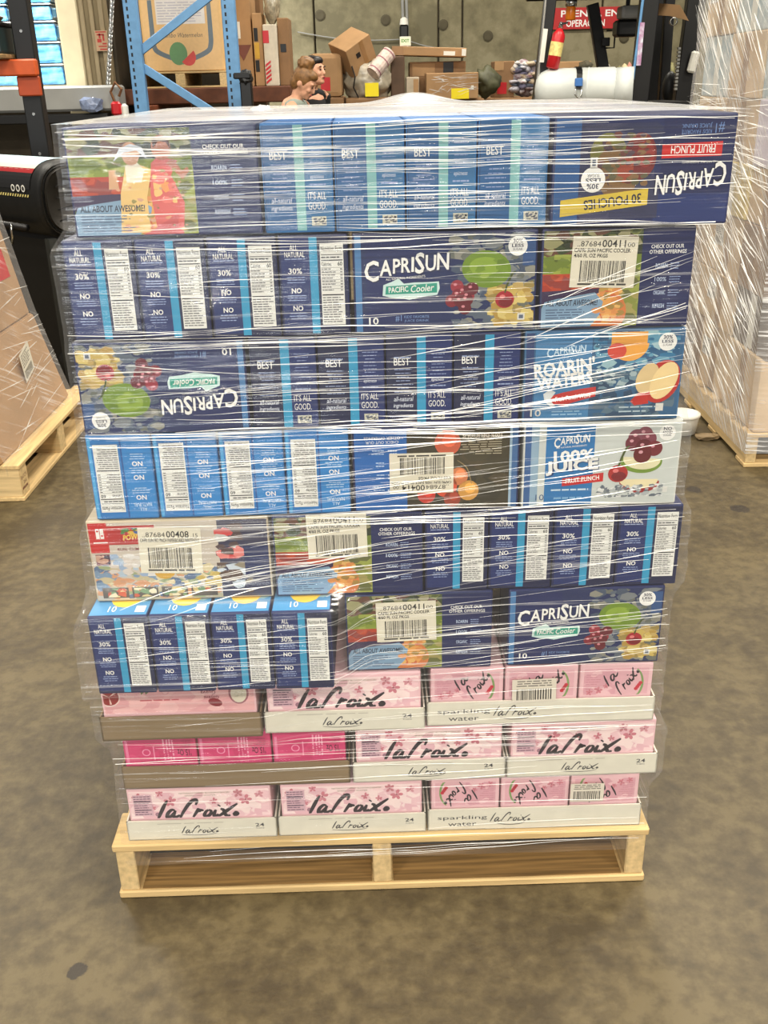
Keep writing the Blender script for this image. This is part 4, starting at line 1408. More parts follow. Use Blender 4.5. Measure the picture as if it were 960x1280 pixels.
def film_sheet():
    z0, z1, nz_ = .075, 1.334, 150
    nf, ns = 130, 26
    vs, fs = [], []
    per = nf + ns * 2 + nf // 2
    for j in range(nz_ + 1):
        z = z0 + (z1 - z0) * j / nz_
        l, r, bk = lerp_tab(LX, z) - .004, lerp_tab(RX, z) + .004, .85
        ring = []
        for i in range(nf):
            x = l + (r - l) * i / nf
            ring.append((x, film_front(x, z), 'f'))
        for i in range(ns):
            ring.append((r, film_front(r, z) + (bk - film_front(r, z)) * i / ns, 's'))
        for i in range(nf // 2):
            ring.append((r + (l - r) * i / (nf // 2), bk, 'b'))
        for i in range(ns):
            ring.append((l, bk + (film_front(l, z) - bk) * i / ns, 's'))
        for (x, y, k) in ring:
            d = .0022 * noise.noise(Vector((x * 3, y * 3, z * 55))) + .0045 * noise.noise(Vector((x * 8, y * 8, z * 13 + 4)))
            d = abs(d)
            if k == 'f':
                y -= d
            elif k == 'b':
                y += d
            elif x > 0:
                x += d
            else:
                x -= d
            vs.append(S(x, y, z))
    for j in range(nz_):
        for i in range(per):
            k = (i + 1) % per
            fs.append((j * per + i, j * per + k, (j + 1) * per + k, (j + 1) * per + i))
    return MB().add(vs, fs)

wrap = film_sheet().build('stretch_wrap', M_FILM, None, True)
tag(wrap, 'clear stretch film wound round the juice and can pallet', 'stretch film')
# film laid over the top
vs, fs = [], []
nx, ny = 90, 40
for j in range(ny + 1):
    for i in range(nx + 1):
        u, v = i / nx, j / ny
        x, y = -.424 + .912 * u, -.012 + .862 * v
        e = min(u, 1 - u, v, 1 - v)
        z = 1.3335 + .001 * sstep(0, .06, e) + .003 * abs(noise.noise(Vector((x * 5, y * 14, 2)))) * sstep(0, .05, e)
        z += .020 * math.exp(-((x - .085) / .075) ** 2 - ((y - .66) / .10) ** 2)
        vs.append(S(x, y, z))
for j in range(ny):
    for i in range(nx):
        a = j * (nx + 1) + i
        fs.append((a, a + 1, a + nx + 2, a + nx + 1))
MB().add(vs, fs).build('film_cover', M_FILM_TOP, wrap, True)
# a twisted film end on top
MB().lump((-.19, .40, 1.336), (.018, .02, .007), 5, .6, 2.5, 3).build('film_twist', M_FILM_TOP, wrap, True).location = S(0, 0, 0) - Vector((0, 0, 0))

# drawn-tight creases: thin folded ribbons lying on the film
def creases(rows, seed, surf, mbx):
    g = random.Random(seed)
    for (x0, x1, z0, z1, n, s0, s1, l0, l1, w0, w1) in rows:
        for _ in range(max(3, int(n * .72))):
            xm, zm = g.uniform(x0, x1), g.uniform(z0, z1)
            L, sl = g.uniform(l0, l1), g.uniform(s0, s1)
            wd = g.uniform(w0, w1) * .62
            bow = g.uniform(-.02, .02) * L
            k = max(6, int(L / .02))
            vs, fs = [], []
            for i in range(k + 1):
                t = i / k
                x = xm + (t - .5) * L
                z = zm + (t - .5) * L * sl + bow * math.sin(math.pi * t) + .0015 * noise.noise(Vector((x * 12, zm * 40, 1)))
                hw = wd * .5 * (.25 + .75 * math.sin(math.pi * t))
                p, p2 = surf(x, z - hw), surf(x, z + hw)
                if p is None or p2 is None:
                    continue
                vs += [p + Vector((0, -hw * 1.3, 0)), p2]
            m = len(vs) // 2
            for i in range(m - 1):
                fs.append((2 * i, 2 * i + 2, 2 * i + 3, 2 * i + 1))
            if m > 2:
                mbx.add(vs, fs)

def surf_front(x, z):
    l, r = lerp_tab(LX, z) - .003, lerp_tab(RX, z) + .003
    if x < l or x > r or z < .05 or z > 1.333:
        return None
    return S(x, film_front(x, z) - .0045, z)
cr = MB()
H_ = (-.02, .02)
creases([
    (-.3, .3, 1.29, 1.325, 20, -.02, .02, .3, .9, .001, .003),
    (-.15, .30, 1.20, 1.31, 46, -.015, .015, .15, .55, .0008, .002),
    (-.40, .05, 1.20, 1.32, 14, -.02, .02, .1, .5, .0006, .0014),
    (.2, .45, 1.22, 1.32, 16, -.02, .03, .1, .3, .0006, .0014),
    (-.2, .45, 1.175, 1.20, 22, -.02, .02, .2, .6, .001, .0026),
    (-.40, .0, 1.05, 1.18, 16, -.08, .08, .1, .35, .0006, .0014),
    (-.05, .22, 1.05, 1.18, 22, -.03, .03, .08, .3, .0006, .0016),
    (.2, .44, 1.05, 1.14, 16, .15, .45, .08, .25, .0008, .002),
    (-.4, .4, 1.030, 1.055, 26, -.02, .03, .15, .5, .001, .0026),
    (-.2, .25, .91, 1.03, 40, -.02, .03, .1, .45, .0007, .0018),
    (.1, .35, .93, 1.03, 30, .1, .22, .1, .35, .0008, .002),
    (-.42, -.2, .91, 1.03, 14, -.1, .1, .08, .25, .0006, .0013),
    (-.4, .42, .885, .912, 34, -.02, .03, .15, .55, .001, .003),
    (-.22, .0, .77, .88, 26, .02, .12, .1, .35, .0007, .0018),
    (-.02, .3, .77, .88, 28, .03, .18, .1, .4, .0007, .0018),
    (-.4, .45, .745, .775, 24, -.02, .03, .15, .5, .001, .0028),
    (-.22, .1, .63, .75, 36, .04, .22, .1, .4, .0008, .002),
    (.05, .42, .63, .74, 20, .02, .2, .1, .45, .0006, .0016),
    (-.45, -.1, .48, .61, 14, -.1, .15, .1, .4, .0006, .0012),
    (-.05, .45, .48, .63, 30, .02, .16, .15, .6, .0006, .0016),
    (-.1, .45, .36, .47, 12, 0, .08, .2, .6, .0006, .0014),
    (-.45, .45, .335, .365, 14, -.02, .03, .2, .6, .0008, .002),
    (-.45, .45, .24, .34, 18, -.02, .05, .2, .7, .0006, .0016),
    (-.45, .45, .13, .24, 8, -.02, .03, .2, .6, .0006, .0012),
    (-.4, .4, .085, .125, 10, .0, .04, .3, .7, .0008, .002),
], 5, surf_front, cr)
o = cr.build('film_creases', M_CREASE, wrap)
o['kind'] = 'stuff'

# ------------------------------------------------------------------ wrapped load at the left edge
LP = Vector((-1.31, 3.80, 0))
LPZ = R(90)
pallet('pale wooden pallet with printed batch lettering at the left edge', LP, LPZ, 1.02, 1.1, .14, 6, None, .075)
lpl = bpy.data.objects['wooden_pallet.001']
p = Pr(.075, .085, c(196, 156, 100), 70)
p.text('BATCH', .12, .62, .76, .18, c(110, 60, 40), 1, 0, .01)
p.text('256', .35, .38, .4, .16, c(110, 60, 40), 1, 0, .01)
p.lines(.1, .12, .9, .28, 1, c(110, 60, 40), 1, .7, .1)
link('batch_lettering', p.mesh('batch_lettering', PAINT), lpl, (-.5055, .0042, .025))

def leaning_box(x0, x1, y0, y1, z0, z1, lean, b=.006):
    """carton whose upper side has slipped sideways by lean"""
    mb = MB()
    bm = bmesh.new()
    bmesh.ops.create_cube(bm, size=1)
    for v in bm.verts:
        k = v.co.z + .5
        v.co = Vector(((x0 + x1) / 2 + v.co.x * (x1 - x0) + lean * k, (y0 + y1) / 2 + v.co.y * (y1 - y0), z0 + k * (z1 - z0)))
    bmesh.ops.bevel(bm, geom=bm.edges[:], offset=b, segments=2, affect='EDGES')
    return mb.frombm(bm)

t = thing('carton', 'large leaning kraft carton with a white label, low on the left-edge pallet', 'carton', (0, 0, 0), 0, 'cartons at the left edge')
leaning_box(-1.95, -1.37, 3.28, 4.14, .141, .51, -.10).build('carton_body', M_KRAFT, t)
q = Pr(.12, .125, c(226, 220, 204), 71)
q.lines(.1, .45, .9, .92, 6, c(90, 84, 76), 1, .4, .3)
x = .12
while x < .88:
    q.rect(x, .08, x + .03, .36, c(50, 46, 44), 1)
    x += .055
o = link('address_label', q.mesh('address_label'), t, (-1.42, 3.86, .30))
o.rotation_euler = (R(0), R(-15), R(90))
o.location = (-1.412, 3.78, .305)
t = thing('carton', 'upper leaning kraft carton with red and orange stickers on the left-edge pallet', 'carton', (0, 0, 0), 0, 'cartons at the left edge')
leaning_box(-2.02, -1.475, 3.40, 4.12, .512, .93, -.075).build('carton_body', M_KRAFT, t)
for z0, z1, m_, nm in ((.80, .91, M_ORANGE, 'orange_sticker'), (.68, .79, M_RED, 'red_sticker')):
    mb = MB()
    x = lambda z: -1.4735 - .075 * (z - .512) / .418
    mb.add([(x(z0) , 3.80, z0), (x(z0), 4.05, z0), (x(z1), 4.05, z1), (x(z1), 3.80, z1)], [(0, 1, 2, 3)])
    mb.build(nm, m_, t)
# film over that load
vs, fs = [], []
ys = [3.28 + (4.15 - 3.28) * i / 30 for i in range(31)]
zs = [.10 + (.94 - .10) * j / 40 for j in range(41)]
def lx_(z):
    return (-1.36 - .10 * max(0, (z - .14)) / .37) if z < .51 else (-1.462 - .085 * (z - .51) / .42)
for z in zs:
    for y in ys:
        vs.append((lx_(z) + .004 + .004 * abs(noise.noise(Vector((y * 9, z * 9, 3)))), y, z))
for j in range(40):
    for i in range(30):
        fs.append((j * 31 + i, j * 31 + i + 1, (j + 1) * 31 + i + 1, (j + 1) * 31 + i))
n0 = len(vs)
for z in zs:                               # far side turns the corner
    for k in range(6):
        vs.append((lx_(z) + .004 - .09 * k, 4.152, z))
for j in range(40):
    for i in range(5):
        fs.append((n0 + j * 6 + i, n0 + j * 6 + i + 1, n0 + (j + 1) * 6 + i + 1, n0 + (j + 1) * 6 + i))
lw = MB().add(vs, fs).build('stretch_wrap', M_FILM_L, None, True)
tag(lw, 'clear stretch film over the leaning kraft cartons at the left edge', 'stretch film')
cl = MB()
g = random.Random(3)
def strand(mb, p0, p1, n_out, wd, k=8):
    """thin ribbon between two points of a film face"""
    p0, p1, n_out = Vector(p0), Vector(p1), Vector(n_out)
    side = (p1 - p0).cross(n_out).normalized()
    vs, fs = [], []
    for i in range(k + 1):
        t = i / k
        hw = wd * .5 * (.3 + .7 * math.sin(math.pi * t))
        c_ = p0.lerp(p1, t)
        vs += [c_ - side * hw, c_ + side * hw]
    for i in range(k):
        fs.append((2 * i, 2 * i + 2, 2 * i + 3, 2 * i + 1))
    mb.add(vs, fs)
for _ in range(46):
    y0 = g.uniform(3.3, 4.0)
    z0 = g.uniform(.15, .9)
    y1 = min(4.14, y0 + g.uniform(.1, .4))
    z1 = z0 + (y1 - y0) * g.uniform(-.25, .3)
    z1 = min(max(z1, .12), .93)
    if (z0 - .51) * (z1 - .51) < 0:
        continue
    strand(cl, (lx_(z0) + .012, y0, z0), (lx_(z1) + .012, y1, z1), (1, 0, .2), g.uniform(.002, .005))
o = cl.build('film_creases', M_CREASE, lw)
o['kind'] = 'stuff'

# ------------------------------------------------------------------ wrapped load at the right edge
RPZ = R(-1)
RP = Vector((1.375 + .5, 3.455, 0))
pallet('wooden pallet under the tall film-wrapped load at the right edge', RP, RPZ, 1.0, 1.2, .135, 6, None, .04)
def RW(x, y, z):
    return Vector((RP.x - .5 + x * math.cos(RPZ) - y * math.sin(RPZ), RP.y + x * math.sin(RPZ) + y * math.cos(RPZ), z))
M_PKRAFT = mat('pale_kraft_carton', c(204, 176, 138), .7, var=.12, scale=6)
M_GOLD = mat('gold_printed_carton', c(214, 186, 96), .5, var=.3, scale=18, col2=c(236, 214, 140))
M_LILAC = mat('lilac_white_carton', c(206, 198, 214), .5, var=.12, scale=6)
M_PALEB = mat('pale_blue_printed_carton', c(150, 186, 204), .5, var=.3, scale=14, col2=c(216, 222, 220))
M_DKBR = mat('dark_brown_carton', c(84, 62, 44), .7, var=.2, scale=8)
rows_z = [.137, .41, .62, .86, 1.06, 1.29, 1.52, 1.80, 2.08, 2.35]
kinds = [  # near, middle, far along the side that faces the aisle
    (M_PKRAFT, M_PKRAFT, M_KRAFT2), (M_DKBR, M_PKRAFT, M_PKRAFT), (M_KRAFT2, M_PKRAFT, M_PKRAFT), (M_PKRAFT, M_GOLD, M_GOLD),
    (M_LILAC, M_PKRAFT, M_PKRAFT), (M_PALEB, M_PKRAFT, M_PALEB), (M_LILAC, M_PALEB, M_PKRAFT), (M_LILAC, M_PKRAFT, M_PKRAFT), (M_PKRAFT, M_PKRAFT, M_PKRAFT)]
kname = {M_PKRAFT.name: 'pale kraft', M_KRAFT2.name: 'dull brown', M_DKBR.name: 'dark brown', M_GOLD.name: 'gold-printed', M_LILAC.name: 'lilac-white', M_PALEB.name: 'pale-blue printed'}
rown = ('first', 'second', 'third', 'fourth', 'fifth', 'sixth', 'seventh', 'eighth', 'ninth')
g = random.Random(8)
for r_ in range(9):
    for k in range(3):
        m_ = kinds[r_][k]
        y0, y1 = .02 + k * .385, .40 + k * .385
        z0, z1 = rows_z[r_], rows_z[r_ + 1] - .002
        o_ = .012 * math.sin(r_ * 1.7 + k)
        t = thing('carton', '%s carton in the film-wrapped right-edge load, %s row up, %s in depth' % (kname[m_.name], rown[r_], ('nearest', 'middle', 'farthest')[k]), 'carton',
                  RW(.02 + abs(o_), (y0 + y1) / 2, z0), RPZ, 'cartons of the right-edge load')
        MB().box(0, .44, -.19, .19, 0, z1 - z0, .005, seg=2).build('carton_body', m_, t)
        MB().box(-.0008, .0, -.03 + .0, .03, 0.004, z1 - z0 - .004).build('packing_tape', M_TAPE if m_ in (M_PKRAFT, M_KRAFT2) else M_PAPERW, t)
        if (r_, k) in ((2, 1), (6, 2), (6, 1), (1, 1), (0, 1)):
            q = Pr(.11, .08, c(214, 212, 208), 80 + r_)
            q.lines(.1, .5, .9, .9, 4, c(100, 98, 100), 1, .4)
            x = .1
            while x < .9:
                q.rect(x, .1, x + .03, .42, c(60, 58, 60), 1)
                x += .06
            o = link('address_label', q.mesh('address_label'), t, (-.0016, .16, (z1 - z0) * .45))
            o.rotation_euler = (0, 0, R(-90))
    if r_ < 5:
        z0, z1 = rows_z[r_], rows_z[r_ + 1] - .002
        m_ = kinds[r_][0]
        t = thing('carton', '%s carton on the camera face of the right-edge load, %s row up' % (kname[m_.name], rown[r_]), 'carton', RW(.47, .21, z0), RPZ, 'cartons of the right-edge load')
        MB().box(0, .5, -.19, .19, 0, z1 - z0, .005, seg=2).build('carton_body', m_, t)
# film with diagonal winding
vs, fs = [], []
nz_, ny_ = 90, 40
def rx_(y, z):
    return -.004 - .012 * abs(noise.noise(Vector((y * 4, z * 5, 8)))) - .012 * math.sin(z * 2.2) ** 2
for j in range(nz_ + 1):
    z = .06 + 2.29 * j / nz_
    for i in range(ny_ + 1):
        y = .0 + 1.19 * i / ny_
        vs.append(RW(rx_(y, z), y, z))
    for i in range(1, 16):
        vs.append(RW(rx_(0, z) + i / 15 * 1.0, -.002 - .006 * abs(noise.noise(Vector((i, z * 6, 1)))), z))
W_ = ny_ + 16
for j in range(nz_):
    for i in range(ny_):
        fs.append((j * W_ + i, j * W_ + i + 1, (j + 1) * W_ + i + 1, (j + 1) * W_ + i))
    for i in range(14):
        a = j * W_ + ny_ + 1 + i
        fs.append((a, a + 1, a + W_ + 1, a + W_))
    fs.append((j * W_, j * W_ + ny_ + 1, (j + 1) * W_ + ny_ + 1, (j + 1) * W_))
rw = MB().add(vs, fs).build('stretch_wrap', M_FILM_D, None, True)
tag(rw, 'heavily streaked stretch film round the tall carton load at the right edge', 'stretch film')
cl = MB()
for _ in range(420):
    z = g.uniform(.15, 2.3)
    y = g.uniform(0, 1.0)
    L = g.uniform(.1, .5)
    if z > 1.35:
        sl = g.uniform(.55, .95)
    elif z > .95:
        sl = g.uniform(-.1, .15)
    else:
        sl = g.uniform(.2, .6)
    y1, z1 = min(1.17, y + L), z + L * sl
    if z1 > 2.33:
        continue
    strand(cl, RW(-.030, y, z), RW(-.030, y1, z1), (-1, 0, .9), g.uniform(.0018, .0052))
for _ in range(40):
    z, x = g.uniform(.15, 1.2), g.uniform(0, .4)
    L = g.uniform(.1, .4)
    strand(cl, RW(x, -.012, z), RW(x + L, -.012, z - L * g.uniform(-.1, .4)), (0, -1, 0), g.uniform(.0015, .004))
o = cl.build('film_creases', M_CREASE, rw)
o['kind'] = 'stuff'

# white tub and scrap of paper on the floor behind the main stack
q = on_floor(862, 545)
t = thing('plastic_tub', 'small round white plastic tub on the floor beside the right-edge load', 'tub', (q.x - .02, q.y + .05, 0))
MB().lathe([(.050, 0), (.058, .004), (.066, .075), (.066, .08), (.062, .08), (.056, .01)], 24).build('tub_body', M_PAPERW, t, True)
MB().lathe([(.069, .074), (.071, .078), (.069, .086), (.05, .089)], 24).build('rim_lid', M_PAPERW, t, True)
q = on_floor(884, 549)
tag(MB().lump((0, 0, .012), (.05, .03, .012), 4, .5, 2.4, 2).build('paper_scrap', M_TRAYB, None, False, q), 'crumpled brown paper scrap on the floor by the white tub', 'paper scrap')

# ------------------------------------------------------------------ black pallet truck behind the left load
t = thing('pallet_truck', 'black electric pallet truck with rounded hood behind the leaning left cartons', 'pallet truck', (0, 0, 0))
HC = Vector((-1.50, 4.75, .905))
def hood(mb, x0, x1, ry, rz_, n=28, e=2.6):
    vs, fs = [], []
    prof = [(x0, 1.0), (x1 - .05, 1.0), (x1 - .02, .97), (x1, .88)]
    for (x, k) in prof:
        for j in range(n):
            a = 2 * math.pi * j / n
            cy, sz = math.cos(a), math.sin(a)
            vs.append((x, HC.y + math.copysign(abs(cy) ** (2 / e), cy) * ry * k, HC.z + math.copysign(abs(sz) ** (2 / e), sz) * rz_ * k))
    m = len(prof)
    for i in range(m - 1):
        for j in range(n):
            q = (j + 1) % n
            fs.append((i * n + j, (i + 1) * n + j, (i + 1) * n + q, i * n + q))
    fs.append(tuple(range((m - 1) * n, m * n)))
    fs.append(tuple(reversed(range(n))))
    mb.add(vs, fs)
mb = MB(); hood(mb, -2.35, -1.44, .17, .175)
mb.build('hood', M_RUBBER, t, True)
mb = MB(); hood(mb, -1.445, -1.432, .158, .162)
cap = mb.build('end_cap', mat('worn_black_cap', c(38, 34, 28), .5, var=.2), t, True)
for k in range(4):
    z = .83 + k * .05
    MB().bar((-1.4315, 4.66, z - .012), (-1.4315, 4.85, z + .02), .004, .006).build('cap_rib', M_BLACK, cap)
# decal strip wrapped on the hood's camera side
vs, fs = [], []
dec = MB()
bands = [(100, 76, c(196, 220, 230)), (76, 60, c(176, 206, 222)), (60, 48, c(196, 206, 190)), (48, 38, c(150, 26, 30)), (38, 12, c(20, 20, 22))]
for a0, a1, k in bands:
    for s in range(4):
        q0, q1 = R(a0 + (a1 - a0) * s / 4), R(a0 + (a1 - a0) * (s + 1) / 4)
        def hp(a, x):
            cy, sz = math.cos(a), math.sin(a)
            return (x, HC.y - math.copysign(abs(cy) ** (2 / 2.6), cy) * .1712, HC.z + math.copysign(abs(sz) ** (2 / 2.6), sz) * .1762)
        dec.add([hp(q1, -2.3), hp(q1, -1.52), hp(q0, -1.52), hp(q0, -2.3)], [(0, 1, 2, 3)], k)
for i in range(9):
    x = -1.56 - i * .05
    dec.add([hp2 for hp2 in (hp(R(43), x - .03), hp(R(43), x), hp(R(46), x), hp(R(46), x - .03))], [(0, 1, 2, 3)], WHITE)
dm = dec.build('warning_decal', PAINT, t)
dm.location = (0, -.0015, .001)
for i in range(3):
    MB().lathe([(.010, 0), (.016, 0), (.016, .001), (.010, .001)], 16, Matrix.Translation((-1.565 - i * .045, HC.y - .1735, HC.z + .055)) @ Matrix.Rotation(R(90), 4, 'X'), cap=False).build('pictogram_ring', M_PAPERW, dm)
mb = MB()
for i in range(18):
    x = -1.54 - i * .022
    mb.add([(x, HC.y - .1745, HC.z + .018), (x + .011, HC.y - .1745, HC.z + .018), (x + .02, HC.y - .1745, HC.z + .030), (x + .009, HC.y - .1745, HC.z + .030)], [(0, 1, 2, 3)])
mb.build('hazard_stripe', mat('hazard_cream', c(226, 210, 130), .5), dm)
MB().tube([(-2.3, HC.y - .19, .79), (-1.56, HC.y - .19, .79)], .016, 10).build('grab_rail', M_BLACK, t, True)
MB().tube([(-1.66, HC.y - .21, .80), (-1.65, HC.y - .22, .775), (-1.66, HC.y - .215, .74), (-1.68, HC.y - .21, .71)], .006, 6).build('cable_hook', M_CHROME, t, True)
MB().box(-2.35, -1.50, 4.70, 5.1, .08, .74, .03, seg=2).build('chassis', M_BLACK, t)
mb = MB()
mb.bar((-1.47, 4.62, .05), (-1.47, 4.62, .74), .04, .04)
mb.bar((-1.30, 4.95, .05), (-1.36, 4.95, .74), .04, .04)
mb.bar((-1.47, 4.62, .55), (-1.33, 4.95, .60), .03, .03)
mb.bar((-1.47, 4.62, .22), (-1.31, 4.95, .28), .03, .03)
mb.bar((-1.47, 4.62, .08), (-1.31, 4.95, .55), .025, .025)
mb.build('side_frame', mat('dark_grey_frame', c(40, 42, 40), .5), t)
_pv, _a = Vector((-1.44, 4.75, 0)), R(-42)
t.rotation_euler = (0, 0, _a)
t.location = _pv - Matrix.Rotation(_a, 3, 'Z') @ _pv + Vector((.03, 0, 0))
for y in (4.72, 5.0):
    MB().lathe([(.03, -.03), (.08, -.03), (.085, 0), (.08, .03), (.03, .03)], 20, Matrix.Translation((-1.62, y, .085)) @ Matrix.Rotation(R(90), 4, 'X')).build('wheel', M_RUBBER, t, True)

# black rack post with orange beam, upper left
RY = 5.7
pa, pb = at(38, 20, RY), at(50, 150, RY)
xr = (at(38, 20, RY).x + at(62, 180, RY).x) / 2
t = thing('rack_upright', 'black rack upright with an orange cross beam in front of the loading opening', 'storage rack', (xr, RY, 0))
MB().box(-.10, .0, -.03, .05, 0, 3.0, .006).build('post', M_BLACK, t)
for k in range(7):
    z = .6 + k * .2
    MB().lathe([(.008, 0), (.008, .006)], 10, Matrix.Translation((-.05, -.03, z + .055)) @ Matrix.Rotation(R(90), 4, 'X')).build('bolt', M_CHROME, t)
a_, b_ = at(0, 96, RY), at(42, 74, RY)
MB().box(a_.x - .9 - xr, .015, -.09, -.035, a_.z, b_.z, .008).build('beam', M_ORANGE, t)
c0 = at(42, 120, RY).z
MB().box(-.105, .015, -.06, -.032, c0, a_.z, .006).build('beam_bracket', mat('dark_orange_bracket', c(168, 66, 26), .5), t)
MB().box(a_.x - .9 - xr, a_.x - .84 - xr, -.09, -.03, 0, a_.z, .006).build('post', M_BLACK, t)
zb = b_.z + .012
tag(MB().box(a_.x - .8, xr - .11, RY - .2, RY + .25, b_.z + .002, zb + .012, .004).build('shelf_board', M_WOODD), 'thin worn board lying on the orange beam', 'board')
t = thing('storage_bin', 'dark green plastic bin standing on the board above the orange beam', 'bin', (a_.x - .02, RY, zb + .013))
MB().box(-.5, .10, -.15, .2, 0, .13, .012, seg=2).build('bin_body', mat('dark_green_plastic', c(22, 40, 40), .45, var=.25), t)
MB().box(-.51, .11, -.16, .21, .13, .15, .006).build('bin_rim', M_BLACK, t)
t = thing('torn_carton', 'torn brown carton flaps sticking out above the dark green bin', 'carton', (a_.x - .10, RY, zb + .165))
MB().prism([(-.3, 0), (.10, .0), (.13, .03), (.05, .07), (.02, .12), (-.06, .15), (-.10, .26), (-.3, .3)], -.12, .12).build('carton_body', M_KRAFT2, t)
MB().prism([(.02, .05), (.14, .025), (.145, .032), (.03, .065)], -.14, -.122).build('flap', M_KRAFT, t)

# ------------------------------------------------------------------ blue rack frame with the melon bin
QY = 9.5
x0, x1 = at(170, 68, QY).x, at(290, 66, QY).x
t = thing('storage_rack', 'light blue rack end frame with diagonal braces in front of the melon bin', 'storage rack', (0, QY, 0))
for x in (x0, x1):
    po = MB().box(x - .06, x + .06, -.04, .04, 0, 3.2, .008).build('post', M_STEELB, t)
    me = MB().box(-.008, .008, -.0415, -.038, 0, .03).mesh('slot', M_BLACK)
    for k in range(16):
        link('slot', me, po, (x - .025, 0, 1.2 + k * .06))
def br(pa, pb):
    p, q = at(pa[0], pa[1], QY + .02), at(pb[0], pb[1], QY + .02)
    d = (q - p) * ((x1 - x0) / (q.x - p.x))
    e = p + d
    MB().bar((p.x, .02, p.z), (e.x, .02, e.z), .07, .04, None, (0, 1, 0), .004).build('brace', M_STEELB, t)
RACK = t
br((173, 66), (255, 1))
br((178, 84), (255, 133))
for x in (x0, x1):
    MB().box(x - .05, x + .05, .04, 2.3, 1.0, at(228, 110, QY + .8).z - .14, .006).build('beam', mat('rust_beam', c(112, 56, 28), .6, var=.2), t)

zs_ = at(228, 110, QY + .8).z
b = MB().box(at(163, 110, QY + .8).x, at(365, 110, QY + .8).x, QY + .5, QY + 2.2, zs_ - .14, zs_, .01)
b.build('deck', mat('rust_deck', c(96, 52, 28), .7, var=.25), RACK).location = (0, -QY, 0)
PY = QY + .75
a_, b_ = at(165, 108, PY), at(286, 88, PY)
pw = b_.x - a_.x
pz = zs_ + .001
t = pallet('pale pallet under the melon bin', ((a_.x + b_.x) / 2, PY, pz), 0, pw, 1.0, b_.z - pz, 6, None, .09)
bz = b_.z + .001
bx0, bx1 = at(178, 60, PY).x, at(279, 60, PY).x
t = thing('melon_bin', 'large kraft cardboard bin printed with a shield and a cut melon', 'cardboard bin', ((bx0 + bx1) / 2, PY + .02, bz))
hw = (bx1 - bx0) / 2
MB().box(-hw, hw, 0, .9, 0, 1.0, .02, seg=2).build('bin_body', mat('kraft_bin', c(220, 180, 124), .7, var=.06, scale=4), t)
pr = Pr(2 * hw - .05, .60, c(222, 182, 126), 90)
w_, h_ = pr.w, pr.h
shield = [(.10, 1.0), (.10, .34), (.16, .26), (.5, .10), (.84, .26), (.90, .34), (.90, 1.0)]
pr.stroke([(.11 * w_, h_), (.11 * w_, .6 * h_), (.115 * w_, .36 * h_), (.19 * w_, .25 * h_), (.5 * w_, .11 * h_)], .045, c(104, 116, 124), 1, .8)
pr.stroke([(.88 * w_, h_), (.88 * w_, .6 * h_), (.87 * w_, .36 * h_), (.80 * w_, .25 * h_), (.5 * w_, .11 * h_)], .045, c(104, 116, 124), 1, .8)
pr.text('Jumbo Watermelon', .24, .45, .52, .085, c(90, 84, 76), 2, .25)
pr.ell(.43, .24, .085, .10, c(98, 140, 92), 3, 24)
pr.ell(.55, .20, .075, .085, c(206, 74, 66), 4, 20, 190, 370, 28)
pr.rect(.18, .66, .82, 1.0, c(226, 220, 214), 4)
pr.lines(.2, .68, .8, .98, 8, c(186, 180, 190), 5, .35, .2)
link('printed_panel', pr.mesh('printed_panel'), t, (-hw + .025, 0, .01))

def crate(name, label, px0, px1, py0, py1, Y, d, m_, cat='carton', group=None, zb=None, rz=0, bev=.01):
    a_, b_ = at(px0, py1, Y), at(px1, py0, Y)
    pm_ = (max(py0, 0) + py1) / 2
    a_.x, b_.x = at(px0, pm_, Y).x, at(px1, pm_, Y).x
    z0 = a_.z if zb is None else zb
    t = thing(name, label, cat, ((a_.x + b_.x) / 2, Y, z0), rz, group)
    hw = (b_.x - a_.x) / 2
    MB().box(-hw, hw, 0, d, 0, b_.z - z0, bev, seg=2).build('carton_body', m_, t)
    t['hw'] = hw
    t['hh'] = b_.z - z0
    return t
def face(t, x0, z0, x1, z1, m_, name, y=0.0):
    """thin sheet stuck on the front of a crate; 0..1 of the face"""
    hw, hh = t['hw'], t['hh']
    return MB().box(-hw + 2 * hw * x0, -hw + 2 * hw * x1, y - .004, y, hh * z0, hh * z1).build(name, m_, t)

zt = zs_ + .001
t = crate('carton', 'brown carton with a red label wedged beside the melon bin', 166, 176, -20, 92, PY + .35, .5, M_KRAFT2, zb=pz + (b_.z - pz) + .001)
face(t, .3, .55, .9, .68, M_RED, 'red_label')
face(t, .3, .30, .95, .48, mat('plum_print', c(70, 40, 60), .6), 'plum_print')
SYY = QY + 1.2
t = crate('wrapped_carton', 'brown carton with a white document label right of the melon bin', 291, 315, -25, 100, SYY, .5, M_KRAFT, zb=zt)
face(t, -.02, .46, .42, .62, M_PAPERW, 'document_label')
mb = MB(); hw = t['hw']; hh = t['hh']
mb.prism([(-hw * .9, hh * .40), (hw * .9, hh * .40), (0, hh * .25)], -.006, 0)
mb.build('triangle_print', mat('maroon_print', c(110, 60, 46), .6), t)
t = crate('wrapped_carton', 'narrow brown carton with dark handle slots, next to the white striped carton', 317, 329, 16, 100, SYY - .05, .45, M_KRAFT, zb=zt)
face(t, .1, .62, .5, .8, M_BLACK, 'handle_slot'); face(t, .1, .2, .5, .36, M_BLACK, 'handle_slot'); face(t, .1, .38, .6, .6, mat('ochre_print', c(190, 150, 50), .6), 'ochre_print')
t = crate('striped_carton', 'white carton with red square and red diagonal stripes', 330, 347, 30, 100, SYY - .1, .4, mat('cream_carton', c(206, 196, 176), .6), zb=zt)
face(t, -.02, .70, .42, .90, M_RED, 'red_square')
hw, hh = t['hw'], t['hh']
